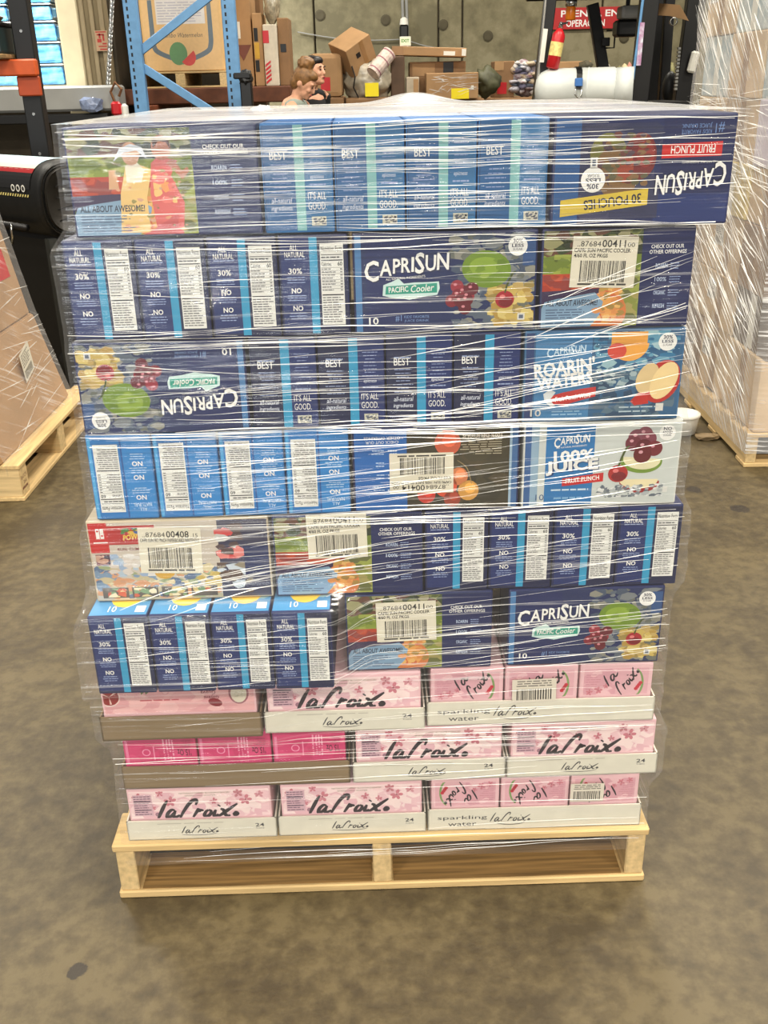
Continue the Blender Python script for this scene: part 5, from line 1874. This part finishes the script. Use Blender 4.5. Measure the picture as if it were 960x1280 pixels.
for k in range(5):
    mb = MB(); z = hh * (.03 + k * .07)
    mb.prism([(-hw * .9, z), (-hw * .1, z + hh * .07), (-hw * .1, z + hh * .11), (-hw * .9, z + hh * .04)], -.005, 0)
    mb.build('red_stripe', M_RED, t)
lq = at(338, 14, SYY - .1)
fm = mat('milky_film', c(160, 150, 128), .25, var=.4, scale=25, spec=.9)
zc = at(338, 30, SYY - .1).z + .001
tag(MB().lump((0, .2, .16), (.075, .16, .16), 9, .35, 2, 3).build('film_bundle', fm, None, True, (lq.x, SYY - .1, zc + .01)), 'crumpled milky film bundle standing on the white striped carton', 'film bundle')
t = crate('wrapped_carton', 'brown carton at the aisle end of the shelf, behind the bent-over woman', 348, 362, 22, 102, SYY - .02, .4, M_KRAFT2, zb=zt)
face(t, .2, .5, .7, .62, M_BLACK, 'handle_slot')
t = crate('wrapped_carton', 'film-topped brown carton standing behind the narrow slotted carton', 312, 328, -25, 96, SYY + .55, .3, M_KRAFT2, zb=zt)
t = thing('lift_controls', 'black machine part jutting out beside the blue rack post', 'machine', (at(306, 105, QY - .35).x, QY - .35, 0))
MB().lump((0, .1, at(300, 98, QY - .35).z), (.06, .07, .07), 6, .3, 2, 3).build('control_head', M_BLACK, t)
MB().box(-.10, .05, .03, .16, 1.42, 1.47, .01).build('handle', M_BLACK, t)
MB().box(-.05, .05, .05, .15, 0, 1.4, .01).build('post', M_BLACK, t)

# ------------------------------------------------------------------ boxes and bundles along the back wall
base = mat('grey_pallet_board', c(110, 90, 62), .8)
BK = 11.0
def support(px0, px1, py, Y, d, label, m_=None):
    """a full-height kraft bin on the floor that carries what shows above it"""
    a_, b_ = at(px0, py, Y), at(px1, py, Y)
    t = thing('bulk_bin', label, 'cardboard bin', ((a_.x + b_.x) / 2, Y, 0))
    hw = (b_.x - a_.x) / 2
    MB().box(-hw, hw, 0, d, .12, (a_.z + b_.z) / 2, .02, seg=2).build('bin_body', m_ or M_KRAFT2, t)
    for x in (-hw * .8, 0, hw * .8):
        MB().box(x - .05, x + .05, .02, d - .02, 0, .12, .004).build('skid', M_WOOD, t)
    return (a_.z + b_.z) / 2
z1 = support(384, 430, 122, BK, 1.0, 'kraft bulk bin standing behind the woman in black')
t = crate('wrapped_carton', 'rounded film-wrapped brown carton behind the woman in black', 387, 428, 66, 122, BK + .05, .6, M_KRAFT, zb=z1 + .001, bev=.05)
face(t, .33, .15, .62, .46, M_RED, 'red_label')
z2 = support(432, 492, 122, BK, 1.0, 'kraft bulk bin under the milky bundle with the yellow sheet')
q = at(460, 108, BK + .1)
t = thing('wrapped_bundle', 'milky film-wrapped bundle with a yellow sheet, under the tilted carton', 'bundle', (q.x, BK + .25, z2))
MB().lump((0, 0, .16), (.26, .22, .22), 12, .22, 2, 4).build('bundle_body', mat('milky_bundle', c(170, 160, 140), .3, var=.35, scale=14, bump=.3, bscale=25, spec=.9), t, True)
MB().box(-.03, .11, -.262, -.25, .01, .14).build('yellow_sheet', M_YELLOW, t)
MB().tube([(-.16, -.24, .30), (-.13, -.26, .2), (-.15, -.25, .1), (-.10, -.24, .0)], .008, 6).build('black_cord', M_BLACK, t)
a_ = at(445, 66, BK + .05)
t = thing('tilted_carton', 'tilted kraft carton with a yellow sheet lying on the wrapped bundle', 'carton', (a_.x, BK + .2, a_.z + .02))
t.rotation_euler = (R(18), R(-30), R(28))
MB().box(-.20, .12, -.16, .16, -.15, .16, .008, seg=2).build('carton_body', M_KRAFT, t)
MB().box(.1205, .123, -.08, .06, -.02, .13).build('yellow_sheet', M_YELLOW, t)
MB().box(-.03, .02, -.1615, -.160, -.15, .16).build('packing_tape', M_TAPE, t)
MB().box(-.10, -.05, -.163, -.160, .02, .07).build('hand_hole', M_BLACK, t)
MB().box(.0, .05, -.163, -.160, -.15, -.09).build('dark_mark', M_BLACK, t)
p0, p1 = at(466, 92, BK - .02), at(487, 66, BK + .1)
t = thing('textile_roll', 'pinkish white rolled textile leaning beside the tilted carton', 'roll', (0, 0, 0))
mb = MB(); mb.tube([p0, p1], .075, 16)
mb.build('roll_body', mat('pale_textile', c(206, 186, 176), .8, var=.25, scale=22), t)
d = (p1 - p0).normalized()
for k in (.03, .16, .26):
    mb = MB(); mb.tube([p0 + d * k, p0 + d * (k + .012)], .077, 16)
    mb.build('stripe', mat('mauve_stripe', c(150, 100, 110), .8), t)
z3 = support(494, 606, 124, BK + .1, 1.1, 'wide kraft bulk bin under the long flat carton')
t = crate('wrapped_carton', 'dark brown upright board carton under the long flat carton', 489, 506, 70, 124, BK + .15, .5, M_DKBR, zb=z3 + .001)
t = crate('wrapped_carton', 'pale carton leaning between the dark board and the yellow-sheet carton', 508, 524, 96, 124, BK + .10, .3, mat('pale_grey_carton', c(176, 162, 140), .7), zb=z3 + .001)
face(t, .55, .1, .95, .9, M_KRAFT, 'flap')
t = crate('wrapped_carton', 'kraft carton carrying the long flat carton', 512, 582, 76, 124, BK + .45, .45, M_KRAFT2, zb=z3 + .001)
face(t, .05, .62, .45, .95, M_KRAFT, 'pale_flap'); face(t, .6, .62, .78, .98, M_BLACK, 'black_strap')
hh = at(545, 76, BK + .45).z
a_, b_ = at(490, 76, BK + .3), at(583, 64, BK + .3)
t = thing('long_carton', 'long flat kraft carton lying across the top of the pile', 'carton', ((a_.x + b_.x) / 2, BK + .3, hh + .045))
hw = (b_.x - a_.x) / 2
t.rotation_euler = (0, R(2.5), 0)
MB().box(-hw, hw, 0, .5, 0, .085, .006).build('carton_body', M_KRAFT, t)
MB().box(hw - .24, hw - .12, -.003, 0, .01, .05).build('torn_label', M_PAPERW, t)
MB().box(hw - .05, hw - .005, -.003, 0, .01, .075).build('torn_label', M_PAPERW, t)
MB().box(-hw - .001, -hw + .12, -.003, 0, .0, .086).build('packing_tape', M_TAPE, t)
q = at(507, 55, BK + .32)
t = thing('card_sign', 'small white card with green lettering standing on the long flat carton', 'sign', (q.x, BK + .42, hh + .16))
p = Pr(.11, .075, c(226, 232, 206), 91)
p.text('EXIT', .12, .3, .76, .42, c(60, 140, 50), 1, 0, .03)
link('card_print', p.mesh('card_print'), t, (-.055, -.001, 0))
MB().box(-.058, .058, 0, .008, -.012, .078, .002).build('card', M_PAPERW, t)
t = crate('wrapped_carton', 'film-wrapped kraft carton with a bright yellow sheet beside the grey mound', 533, 598, 90, 125, BK + .0, .4, M_KRAFT, zb=z3 + .001)
face(t, .48, .0, .82, .40, M_YELLOW, 'yellow_sheet')
face(t, .86, .35, .91, .5, M_PAPERW, 'round_sticker')
g = random.Random(21)
mb = MB()
for _ in range(30):
    x, z = g.uniform(-.9, .5) * t['hw'], g.uniform(.1, .9) * t['hh']
    strand(mb, (x, -.006, z), (x + g.uniform(.05, .2), -.006, min(t['hh'], z + g.uniform(-.04, .06))), (0, -1, 0), g.uniform(.003, .008))
o = mb.build('film_creases', M_CREASE, t); o['kind'] = 'stuff'
z4 = support(604, 676, 122, BK + .6, 1.0, 'bulk bin holding the clothes bundle beside the lift truck')
t = crate('wrapped_carton', 'brown carton with a red label beside the clothes bundle', 618, 643, 76, 122, BK + .7, .4, M_KRAFT2, zb=z4 + .001)
face(t, .15, .1, .62, .42, M_RED, 'red_label')
face(t, .0, .75, .45, 1.0, M_KRAFT, 'open_flap')
q = at(657, 102, BK + .7)
t = thing('clothes_bundle', 'clear-wrapped bundle of mixed pale clothes next to the lift truck post', 'bundle', (q.x, BK + .75, z4))
cloth = [c(176, 172, 180), c(120, 116, 140), c(150, 90, 100), c(206, 200, 196), c(90, 96, 110), c(196, 176, 150)]
g = random.Random(31)
MB().lump((0, .05, .19), (.17, .08, .19), 33, .2, 2, 3).build('garment', mat('garment_2', c(150, 90, 100), .85, var=.5, scale=22, col2=c(190, 186, 190)), t, True)
for k in range(44):
    mb = MB()
    mb.lump((g.uniform(-.13, .12), g.uniform(-.05, .0), g.uniform(.04, .35)), (g.uniform(.03, .07), .07, g.uniform(.018, .04)), k, .4, 2, 2)
    kc = cloth[k % 6]
    mb.build('garment', mat('garment_%d' % (k % 6), kc, .85, var=.3, scale=30), t, True)
q = at(608, 112, BK + .5)
tag(MB().lump((0, 0, .10), (.13, .12, .15), 14, .4, 2.2, 3).build('tarp_heap', mat('olive_tarp', c(70, 70, 46), .6, var=.4, scale=10), None, True, (q.x, BK + .45, at(608, 122, BK + .6).z + .06)), 'dark olive heap of tarpaulin beside the yellow-sheet carton', 'tarpaulin')
z5 = support(690, 850, 112, BK + 1.6, 1.0, 'long kraft bulk bin seen behind the lift truck')
t = crate('wrapped_carton', 'kraft carton seen behind the white gas tank', 696, 738, 76, 112, BK + 1.7, .5, M_KRAFT, zb=z5 + .001)
g = random.Random(41)
for k in range(12):
    px = 746 + k * 9
    q = at(px, 105, BK + 1.8)
    kk = ('cream', 'rose', 'grey', 'olive')[k % 4]
    nm = ('first', 'second', 'third')[k // 4]
    tag(MB().lump((0, 0, .10), (g.uniform(.045, .055), .06, g.uniform(.11, .17)), k + 50, .45, 2, 2).build('loose_bag', mat('bag_' + kk, {'cream': c(206, 190, 150), 'rose': c(186, 130, 116), 'grey': c(150, 146, 130), 'olive': c(130, 126, 84)}[kk], .6, var=.35, scale=18), None, True, (q.x, BK + 1.8 + .13 * (k % 3), z5 + .03)),
        '%s plastic bag on the bulk bin behind the lift truck, %s of its colour' % (kk, nm), 'bag', 'bags behind the lift truck')

# ------------------------------------------------------------------ lift truck
FY = 8.5
def fx(px, y=60, Y=FY):
    return at(px, y, Y).x
def fz(py, px=760, Y=FY):
    return at(px, py, Y).z
t = thing('lift_truck', 'black lift truck with a white gas tank, fire extinguisher and orange beacon', 'forklift', (0, 0, 0))
xa, xb = fx(664), fx(880)
ctop = fz(129)
mb = MB()
mb.prism([(xa, .25), (xb, .25), (xb, ctop - .06), (xb - .08, ctop), (xa + .08, ctop), (xa, ctop - .06)], FY, FY + .7)
mb.build('counterweight', M_BLACK, t)
MB().box(xa + .1, xb - .1, FY + .7, FY + 2.0, .3, .8, .03).build('chassis', M_BLACK, t)
for x in (xa + .15, xb - .15):
    for y in (FY + .35, FY + 1.75):
        MB().lathe([(.1, -.09), (.22, -.09), (.25, -.06), (.25, .06), (.22, .09), (.1, .09)], 24, Matrix.Translation((x, y, .25)) @ Matrix.Rotation(R(90), 4, 'Y')).build('wheel', M_RUBBER, t, True)
# gas tank
tz = fz(111, 730)
tr_ = .155
tx0, tx1 = fx(672), fx(778)
Mt = Matrix.Translation((tx0, FY + .06, tz)) @ Matrix.Rotation(R(-14), 4, 'Z') @ Matrix.Rotation(R(90), 4, 'Y')
L_ = tx1 - tx0
tk = MB().lathe([(.02, 0), (.08, .012), (.125, .045), (tr_, .11), (tr_, L_ * .62), (tr_ + .003, L_ * .622), (tr_ + .003, L_ * .635), (tr_, L_ * .637), (tr_, L_ * .92), (.14, L_ * .96), (.10, L_)], 32, Mt).build('gas_tank', M_WHITEP, t, True)
MB().lathe([(.135, L_ * .95), (.15, L_ * .95), (.155, L_ + .10), (.147, L_ + .10), (.135, L_ * .97)], 28, Mt, cap=False).build('tank_collar', M_WHITEP, tk, True)
MB().lathe([(.001, L_ + .002), (.134, L_ + .002)], 24, Mt, cap=False).build('collar_shade_disc', M_BLACK, tk)  # flat black disc in place of the shade inside the collar
MB().tube([(tx1 + .0, FY - .09, tz), (tx1 + .04, FY - .11, tz + .02), (tx1 + .04, FY - .13, tz + .06)], .025, 10).build('valve', mat('brass_valve', c(120, 100, 60), .4, metal=.7), tk, True)
MB().box(fx(749), fx(765), FY - .16, FY - .13, fz(130, 757), fz(121, 757), .003).build('tank_plate', mat('olive_plate', c(96, 92, 64), .6), tk)
sx = fx(720)
pts = []
for i in range(13):
    a = R(180 - 15 * i * .95)
    pts.append((sx + .02 * math.sin(a), FY - .02 + math.cos(a) * (tr_ + .006), tz + math.sin(a) * (tr_ + .006)))
for i in range(len(pts) - 1):
    pass
stp = MB()
for i in range(12):
    stp.bar(pts[i], pts[i + 1], .006, .045, None, (1, 0, 0))
stp.build('tank_strap', M_BLACK, t)
MB().box(sx - .03, sx + .03, FY - .20, FY - .175, tz + .02, tz + .08, .005).build('strap_buckle', mat('blue_buckle', c(60, 110, 176), .4), t)
MB().tube([(sx - .022, FY - .195, tz + .01), (sx - .026, FY - .2, tz - .04), (sx, FY - .2, tz - .065), (sx + .026, FY - .2, tz - .04), (sx + .022, FY - .195, tz + .01)], .006, 6).build('strap_hook', M_CHROME, t, True)
MB().lump((sx + .09, FY + .02, tz + tr_ + .02), (.06, .05, .03), 5, .4, 3, 2).build('latch', mat('dull_latch', c(90, 84, 66), .5), t)
# guard posts
def post(pa, pb, Y, w, h, name='guard_post', m_=M_BLACK):
    p, q = at(pa[0], pa[1], Y), at(pb[0], pb[1], Y)
    e = p + (q - p) * 1.12
    MB().bar((p.x, Y, p.z), (e.x, Y, e.z), w, h, None, (0, 1, 0), .006).build(name, m_, t)
    return p, e
post((672, 128), (690, -20), FY + .1, .09, .09)
post((669, 128), (684, -20), FY + .04, .025, .02, 'highlight_edge', M_CHROME)  # bright strip painting the highlight along the black guard post
MB().bar(at(677, 78, FY + .03), at(682, 36, FY + .03), .035, .01, None, (0, 1, 0)).build('reflector', M_PAPERW, t)
post((797, 130), (814, -20), FY + .1, .14, .10)
post((791, 100), (806, -20), FY + .03, .02, .02, 'blue_edge', M_STEELB)
MB().bar(at(798, 82, FY + .02), at(803, 28, FY + .02), .035, .008, None, (0, 1, 0)).build('sticker_strip', mat('pink_sticker', c(206, 130, 186), .4, var=.4, scale=24, col2=c(210, 214, 226)), t)
post((754, 88), (742, 14), FY + 1.3, .10, .08)
p0 = at(745, 14, FY + 1.3); p1 = at(757, 10, FY + .9)
post((852, 132), (872, -20), FY + 1.2, .16, .10)
for px in (818, 832):
    post((px - 4, 128), (px + 6, -20), FY + 1.9, .09, .10, 'mast_rail')
me = MB().box(-.012, .012, -.02, .02, 0, .02).mesh('chain_link', M_GREY)
for k in range(20):
    link('chain_link', me, t, (fx(814, 60, FY + 1.8), FY + 1.82, 1.25 + k * .03))
for k in range(12):
    link('chain_link', me, t, (fx(846, 100, FY + 1.1), FY + 1.12, 1.25 + k * .03))
roofz = fz(-22, 770)
MB().box(fx(680), fx(880), FY + .0, FY + 1.5, roofz, roofz + .06, .01).build('roof_frame', M_BLACK, t)
for k in range(5):
    MB().box(fx(680), fx(880), FY + .15 + k * .28, FY + .22 + k * .28, roofz + .061, roofz + .09, .004).build('roof_bar', M_BLACK, t)
MB().box(fx(684), fx(802), FY + 1.25, FY + 1.32, fz(0, 740, FY + 1.3) + .0, fz(-8, 740, FY + 1.3) + .03, .01).build('cross_bar', M_BLACK, t)
# fire extinguisher clamped to the post
p0, p1 = at(690, 86, FY - .02), at(701, 32, FY - .02)
d = (p1 - p0).normalized()
Lx = (p1 - p0).length
ex = MB()
ex.tube([p0, p0 + d * .01, p0 + d * (Lx * .78), p0 + d * (Lx * .86), p0 + d * (Lx * .93)], [.035, .05, .05, .035, .018], 18)
ext = ex.build('fire_extinguisher', M_RED, t, True)
MB().tube([p0 + d * (Lx * .93), p0 + d * Lx * 1.08], [.018, .014], 10).build('extinguisher_valve', M_CHROME, ext, True)
MB().bar(p0 + d * Lx * 1.02 + Vector((-.01, -.02, 0)), p0 + d * Lx * 1.0 + Vector((.05, -.02, .02)), .015).build('extinguisher_lever', M_BLACK, ext)
mb = MB(); mb.tube([p0 + d * Lx * .3, p0 + d * Lx * .62], .0508, 18, caps=False)
mb.build('extinguisher_label', mat('cream_label', c(226, 206, 130), .5, var=.3, scale=40), ext, True)
# beacon
q = at(713, 22, FY + .4)
bc = MB().lathe([(.035, 0), (.042, .01), (.04, .09), (.03, .11), (.0, .115)], 18, Matrix.Translation((q.x, FY + .4, q.z - .02))).build('beacon', mat('amber_lens', c(236, 130, 30), .25, var=.08), t, True)
MB().lathe([(.048, .10), (.048, .15), (.03, .16)], 18, Matrix.Translation((q.x, FY + .4, q.z - .02))).build('beacon_cap', M_CHROME, bc, True)
MB().bar((q.x, FY + .4, q.z + .13), (q.x, FY + .4, roofz), .03).build('beacon_stem', M_BLACK, bc)
# work lamp, mirror, board, head lamp
a_, b_ = at(771, 46, FY + .6), at(803, 6, FY + .6)
wl_ = MB().box(a_.x, b_.x, FY + .6, FY + .8, a_.z, a_.z + (b_.z - a_.z) * .55, .02).build('work_lamp', M_BLACK, t)
MB().box(a_.x + .02, b_.x, FY + .58, FY + .78, a_.z + (b_.z - a_.z) * .56, b_.z, .03, seg=2).build('lamp_shell', M_GREY, wl_)
MB().bar(((a_.x + b_.x) / 2, FY + .7, b_.z - .02), ((a_.x + b_.x) / 2, FY + .7, roofz), .03).build('lamp_stem', M_BLACK, wl_)
q = at(842, 27, FY + .9)
MB().lathe([(.028, -.01), (.034, -.01), (.034, .01), (.028, .01)], 20, Matrix.Translation(q) @ Matrix.Rotation(R(90), 4, 'X'), cap=False).build('mirror_ring', M_CHROME, t, True)
mb = MB()
pp = [at(x, y, FY + 1.0) for x, y in ((821, 4), (850, 6), (861, 26), (838, 20), (821, 19))]
mb.prism([(p.x, p.z) for p in pp], FY + 1.0, FY + 1.012)
mb.build('cardboard_visor', M_KRAFT, t)
mb = MB(); mb.bar(at(863, 91, FY + 1.1), at(870, 64, FY + 1.1), .075, .05, None, (0, 1, 0), .015)
mb.build('head_lamp', mat('lamp_glass', c(240, 238, 226), .2, var=.02), t)
MB().box(fx(846, 40), fx(858, 40), FY + .95, FY + 1.05, fz(48, 850, FY + 1), fz(26, 850, FY + 1), .02).build('side_mirror', M_BLACK, t)
MB().lump((fx(836, 122, FY + 1.5), FY + 1.5, 1.27), (.07, .06, .14), 8, .05, 1, 3).build('backrest', M_RUBBER, t, True)
# wire mirror frame hanging by the centre post
q0, q1 = at(757, 60, FY + 1.2), at(769, 38, FY + 1.2)
mb = MB(); mb.tube([(q0.x, FY + 1.2, q1.z), (q1.x, FY + 1.2, q1.z), (q1.x, FY + 1.2, q0.z), (q0.x, FY + 1.2, q0.z)], .008, 6)
mb.build('wire_frame', M_BLACK, t, True)
MB().box(fx(752, 52, FY + 1.2), fx(762, 52, FY + 1.2), FY + 1.18, FY + 1.22, fz(58, 757, FY + 1.2), fz(47, 757, FY + 1.2), .005).build('switch_box', M_BLACK, t)

# ------------------------------------------------------------------ two people
def ellipsoid(mb, ce, r, M=None, n=2):
    bm = bmesh.new()
    bmesh.ops.create_icosphere(bm, subdivisions=n, radius=1)
    for v in bm.verts:
        v.co = Vector((v.co.x * r[0], v.co.y * r[1], v.co.z * r[2]))
        if M:
            v.co = M @ v.co
        v.co += Vector(ce)
    mb.frombm(bm)

def remesh(o, vs):
    m = o.modifiers.new('remesh', 'REMESH')
    m.mode = 'VOXEL'
    m.voxel_size = vs
    m.use_smooth_shade = True
    s = o.modifiers.new('smooth', 'SMOOTH')
    s.factor, s.iterations = .5, 4

def person(label, hx, hz, Y, yaw, nod, lean, skin, hair, top, bun, off_shoulder):
    """standing figure, face towards local +x; (hx, hz) is the head centre"""
    t = thing('person', label, 'person', (hx, Y, 0), yaw)
    s = hz / 1.50
    sk = mat('skin_' + label[:9], skin, .5, var=.06, scale=20)
    J = lambda x, y, z: Vector((x - lean * max(0, (z - .9)) * 0 - (lean if z < 1.3 else lean * .4), y, z * s))
    head = Vector((0, 0, hz))
    Mh = Matrix.Rotation(nod, 4, 'Y')
    H = lambda x, y, z: head + Mh @ Vector((x, y, z))
    mb = MB()
    nb = J(-.035, 0, 1.34)
    mb.tube([nb - Vector((0, 0, .04)), (nb + H(-.02, 0, -.06)) / 2, H(-.015, 0, -.05)], [.062, .05, .052], 14)
    ellipsoid(mb, H(0, 0, .015), (.095, .075, .105), Mh)
    ellipsoid(mb, H(.035, 0, -.055), (.055, .055, .06), Mh)
    ellipsoid(mb, H(.075, 0, -.085), (.022, .026, .022), Mh)                    # chin
    mb.tube([H(.088, 0, .025), H(.104, 0, -.005), H(.112, 0, -.022), H(.092, 0, -.03)], [.010, .012, .014, .010], 8)   # nose
    for y in (-.032, .032):
        ellipsoid(mb, H(.075, y, -.02), (.022, .02, .022), Mh)                  # cheeks
        ellipsoid(mb, H(.082, y * .9, .035), (.016, .022, .010), Mh)            # brows
    ellipsoid(mb, H(.088, 0, -.052), (.016, .024, .012), Mh)                    # mouth
    for y in (-.078, .078):
        ellipsoid(mb, H(-.01, y, -.005), (.022, .010, .033), Mh)                # ears
    ch, pv = J(0, 0, 1.16), J(0, 0, .92)
    ellipsoid(mb, ch + Vector((0, 0, .02)), (.105, .16, .20))
    ellipsoid(mb, J(0, 0, 1.29), (.07, .165, .055))
    ellipsoid(mb, pv, (.11, .165, .14))
    mb.tube([ch, pv], [.12, .11], 14)
    for y in (-1, 1):
        sh, el, wr = J(-.01, .165 * y, 1.30), J(-.03, .205 * y, 1.03), J(.14, .17 * y, .86)
        mb.tube([sh - Vector((0, .03 * y, 0)), sh, el, wr], [.055, .05, .038, .026], 12)
        pm = wr + (wr - el).normalized() * .06
        ellipsoid(mb, pm, (.05, .018, .04))
        dd = (wr - el).normalized()
        for k in range(4):
            f0 = pm + Vector((.01, 0, .028 - .018 * k))
            f1 = f0 + dd * .05
            mb.tube([f0, f1, f1 + dd * (.03 - .004 * abs(k - 1)) + Vector((0, -.012 * y, -.012))], [.0095, .0095, .009], 8)
        mb.tube([wr + Vector((.01, 0, .015)), pm + Vector((.0, -.03 * y, .03)), pm + Vector((.035, -.04 * y, .035))], [.011, .0105, .0095], 8)
        hp, kn, an = J(0, .085 * y, .88), J(.02, .09 * y, .47), J(-.01, .09 * y, .075)
        mb.tube([hp, kn, an], [.092, .062, .042], 14)
        mb.tube([an + Vector((-.03, 0, -.035)), an + Vector((.06, 0, -.045)), an + Vector((.15, 0, -.05))], [.035, .036, .026], 10)
    bo = mb.build('body', sk, t, True)
    remesh(bo, .0085)
    # face details
    for y in (-.03, .03):
        mb = MB(); ellipsoid(mb, H(.094, y, .012), (.006, .013, .006), Mh)
        mb.build('eye', mat('dark_eye', c(36, 26, 22), .3), t, True)
        mb = MB(); ellipsoid(mb, H(.097, y, .036), (.005, .019, .005), Mh)
        mb.build('eyebrow', hair, t, True)
    mb = MB(); ellipsoid(mb, H(.102, 0, -.052), (.006, .021, .008), Mh)
    mb.build('lips', mat('lips', c(156, 70, 66), .4), t, True)
    # hair: cap and bun
    mb = MB()
    ellipsoid(mb, H(-.022, 0, .035), (.098, .086, .105), Mh, 3)
    ellipsoid(mb, H(-.055, 0, -.02), (.06, .078, .075), Mh, 3)
    ellipsoid(mb, H(.035, 0, .085), (.055, .066, .042), Mh, 3)
    for b in bun:
        mb.lump(H(*b[:3]), (b[3], b[3], b[3] * .85), 7 + b[3] * 100, .25, 3, 3)
    ho = mb.build('hair', hair, t, True)
    remesh(ho, .007)
    # top
    mb = MB()
    ellipsoid(mb, ch + Vector((-.004, 0, .0)), (.118, .175, .20))
    mb.tube([ch, pv - Vector((0, 0, .03))], [.13, .135], 16)
    ellipsoid(mb, pv, (.122, .178, .11))
    ellipsoid(mb, J(-.03, 0, 1.315), (.082, .185, .058))
    for y in (-1, 1):
        if off_shoulder and y == -1:
            sh = J(-.02, .18 * y, 1.22)
        else:
            sh = J(-.015, .165 * y, 1.315)
        el = J(-.03, .205 * y, 1.05)
        mb.tube([sh, sh.lerp(el, .8)], [.064, .052], 14)
    so = mb.build('top', top, t, True)
    remesh(so, .009)
    mb = MB()
    for y in (-1, 1):
        hp, kn, an = J(0, .085 * y, .88), J(.02, .09 * y, .47), J(-.01, .09 * y, .10)
        mb.tube([hp, kn, an], [.104, .075, .058], 16)
    ellipsoid(mb, pv - Vector((0, 0, .03)), (.118, .172, .12))
    po = mb.build('trousers', mat('dark_denim', c(36, 40, 56), .8, var=.2), t, True)
    remesh(po, .012)
    mb = MB()
    for y in (-1, 1):
        an = J(-.01, .09 * y, .075)
        mb.tube([an + Vector((-.045, 0, -.04)), an + Vector((.06, 0, -.045)), an + Vector((.165, 0, -.05))], [.042, .044, .034], 12)
    mb.build('shoes', M_RUBBER, t, True)
    return t

q = at(380, 104, 9.0)
person('person with light brown bun and grey-green top, bending forward', q.x, q.z, 9.0, R(-18), R(32), .13, c(214, 160, 130),
       mat('light_brown_hair', c(120, 84, 44), .55, var=.4, scale=40), mat('grey_green_top', c(150, 162, 152), .8, var=.1), [(-.06, 0, .14, .072)], True)
q = at(393, 90, 9.5)
person('person with dark tied-back hair and black top, looking ahead', q.x, q.z, 9.5, R(-35), R(-4), .04, c(206, 148, 118),
       mat('near_black_hair', c(26, 20, 20), .45, var=.3, scale=40), mat('black_top', c(18, 18, 20), .8, var=.2), [(-.085, 0, .095, .045)], False)
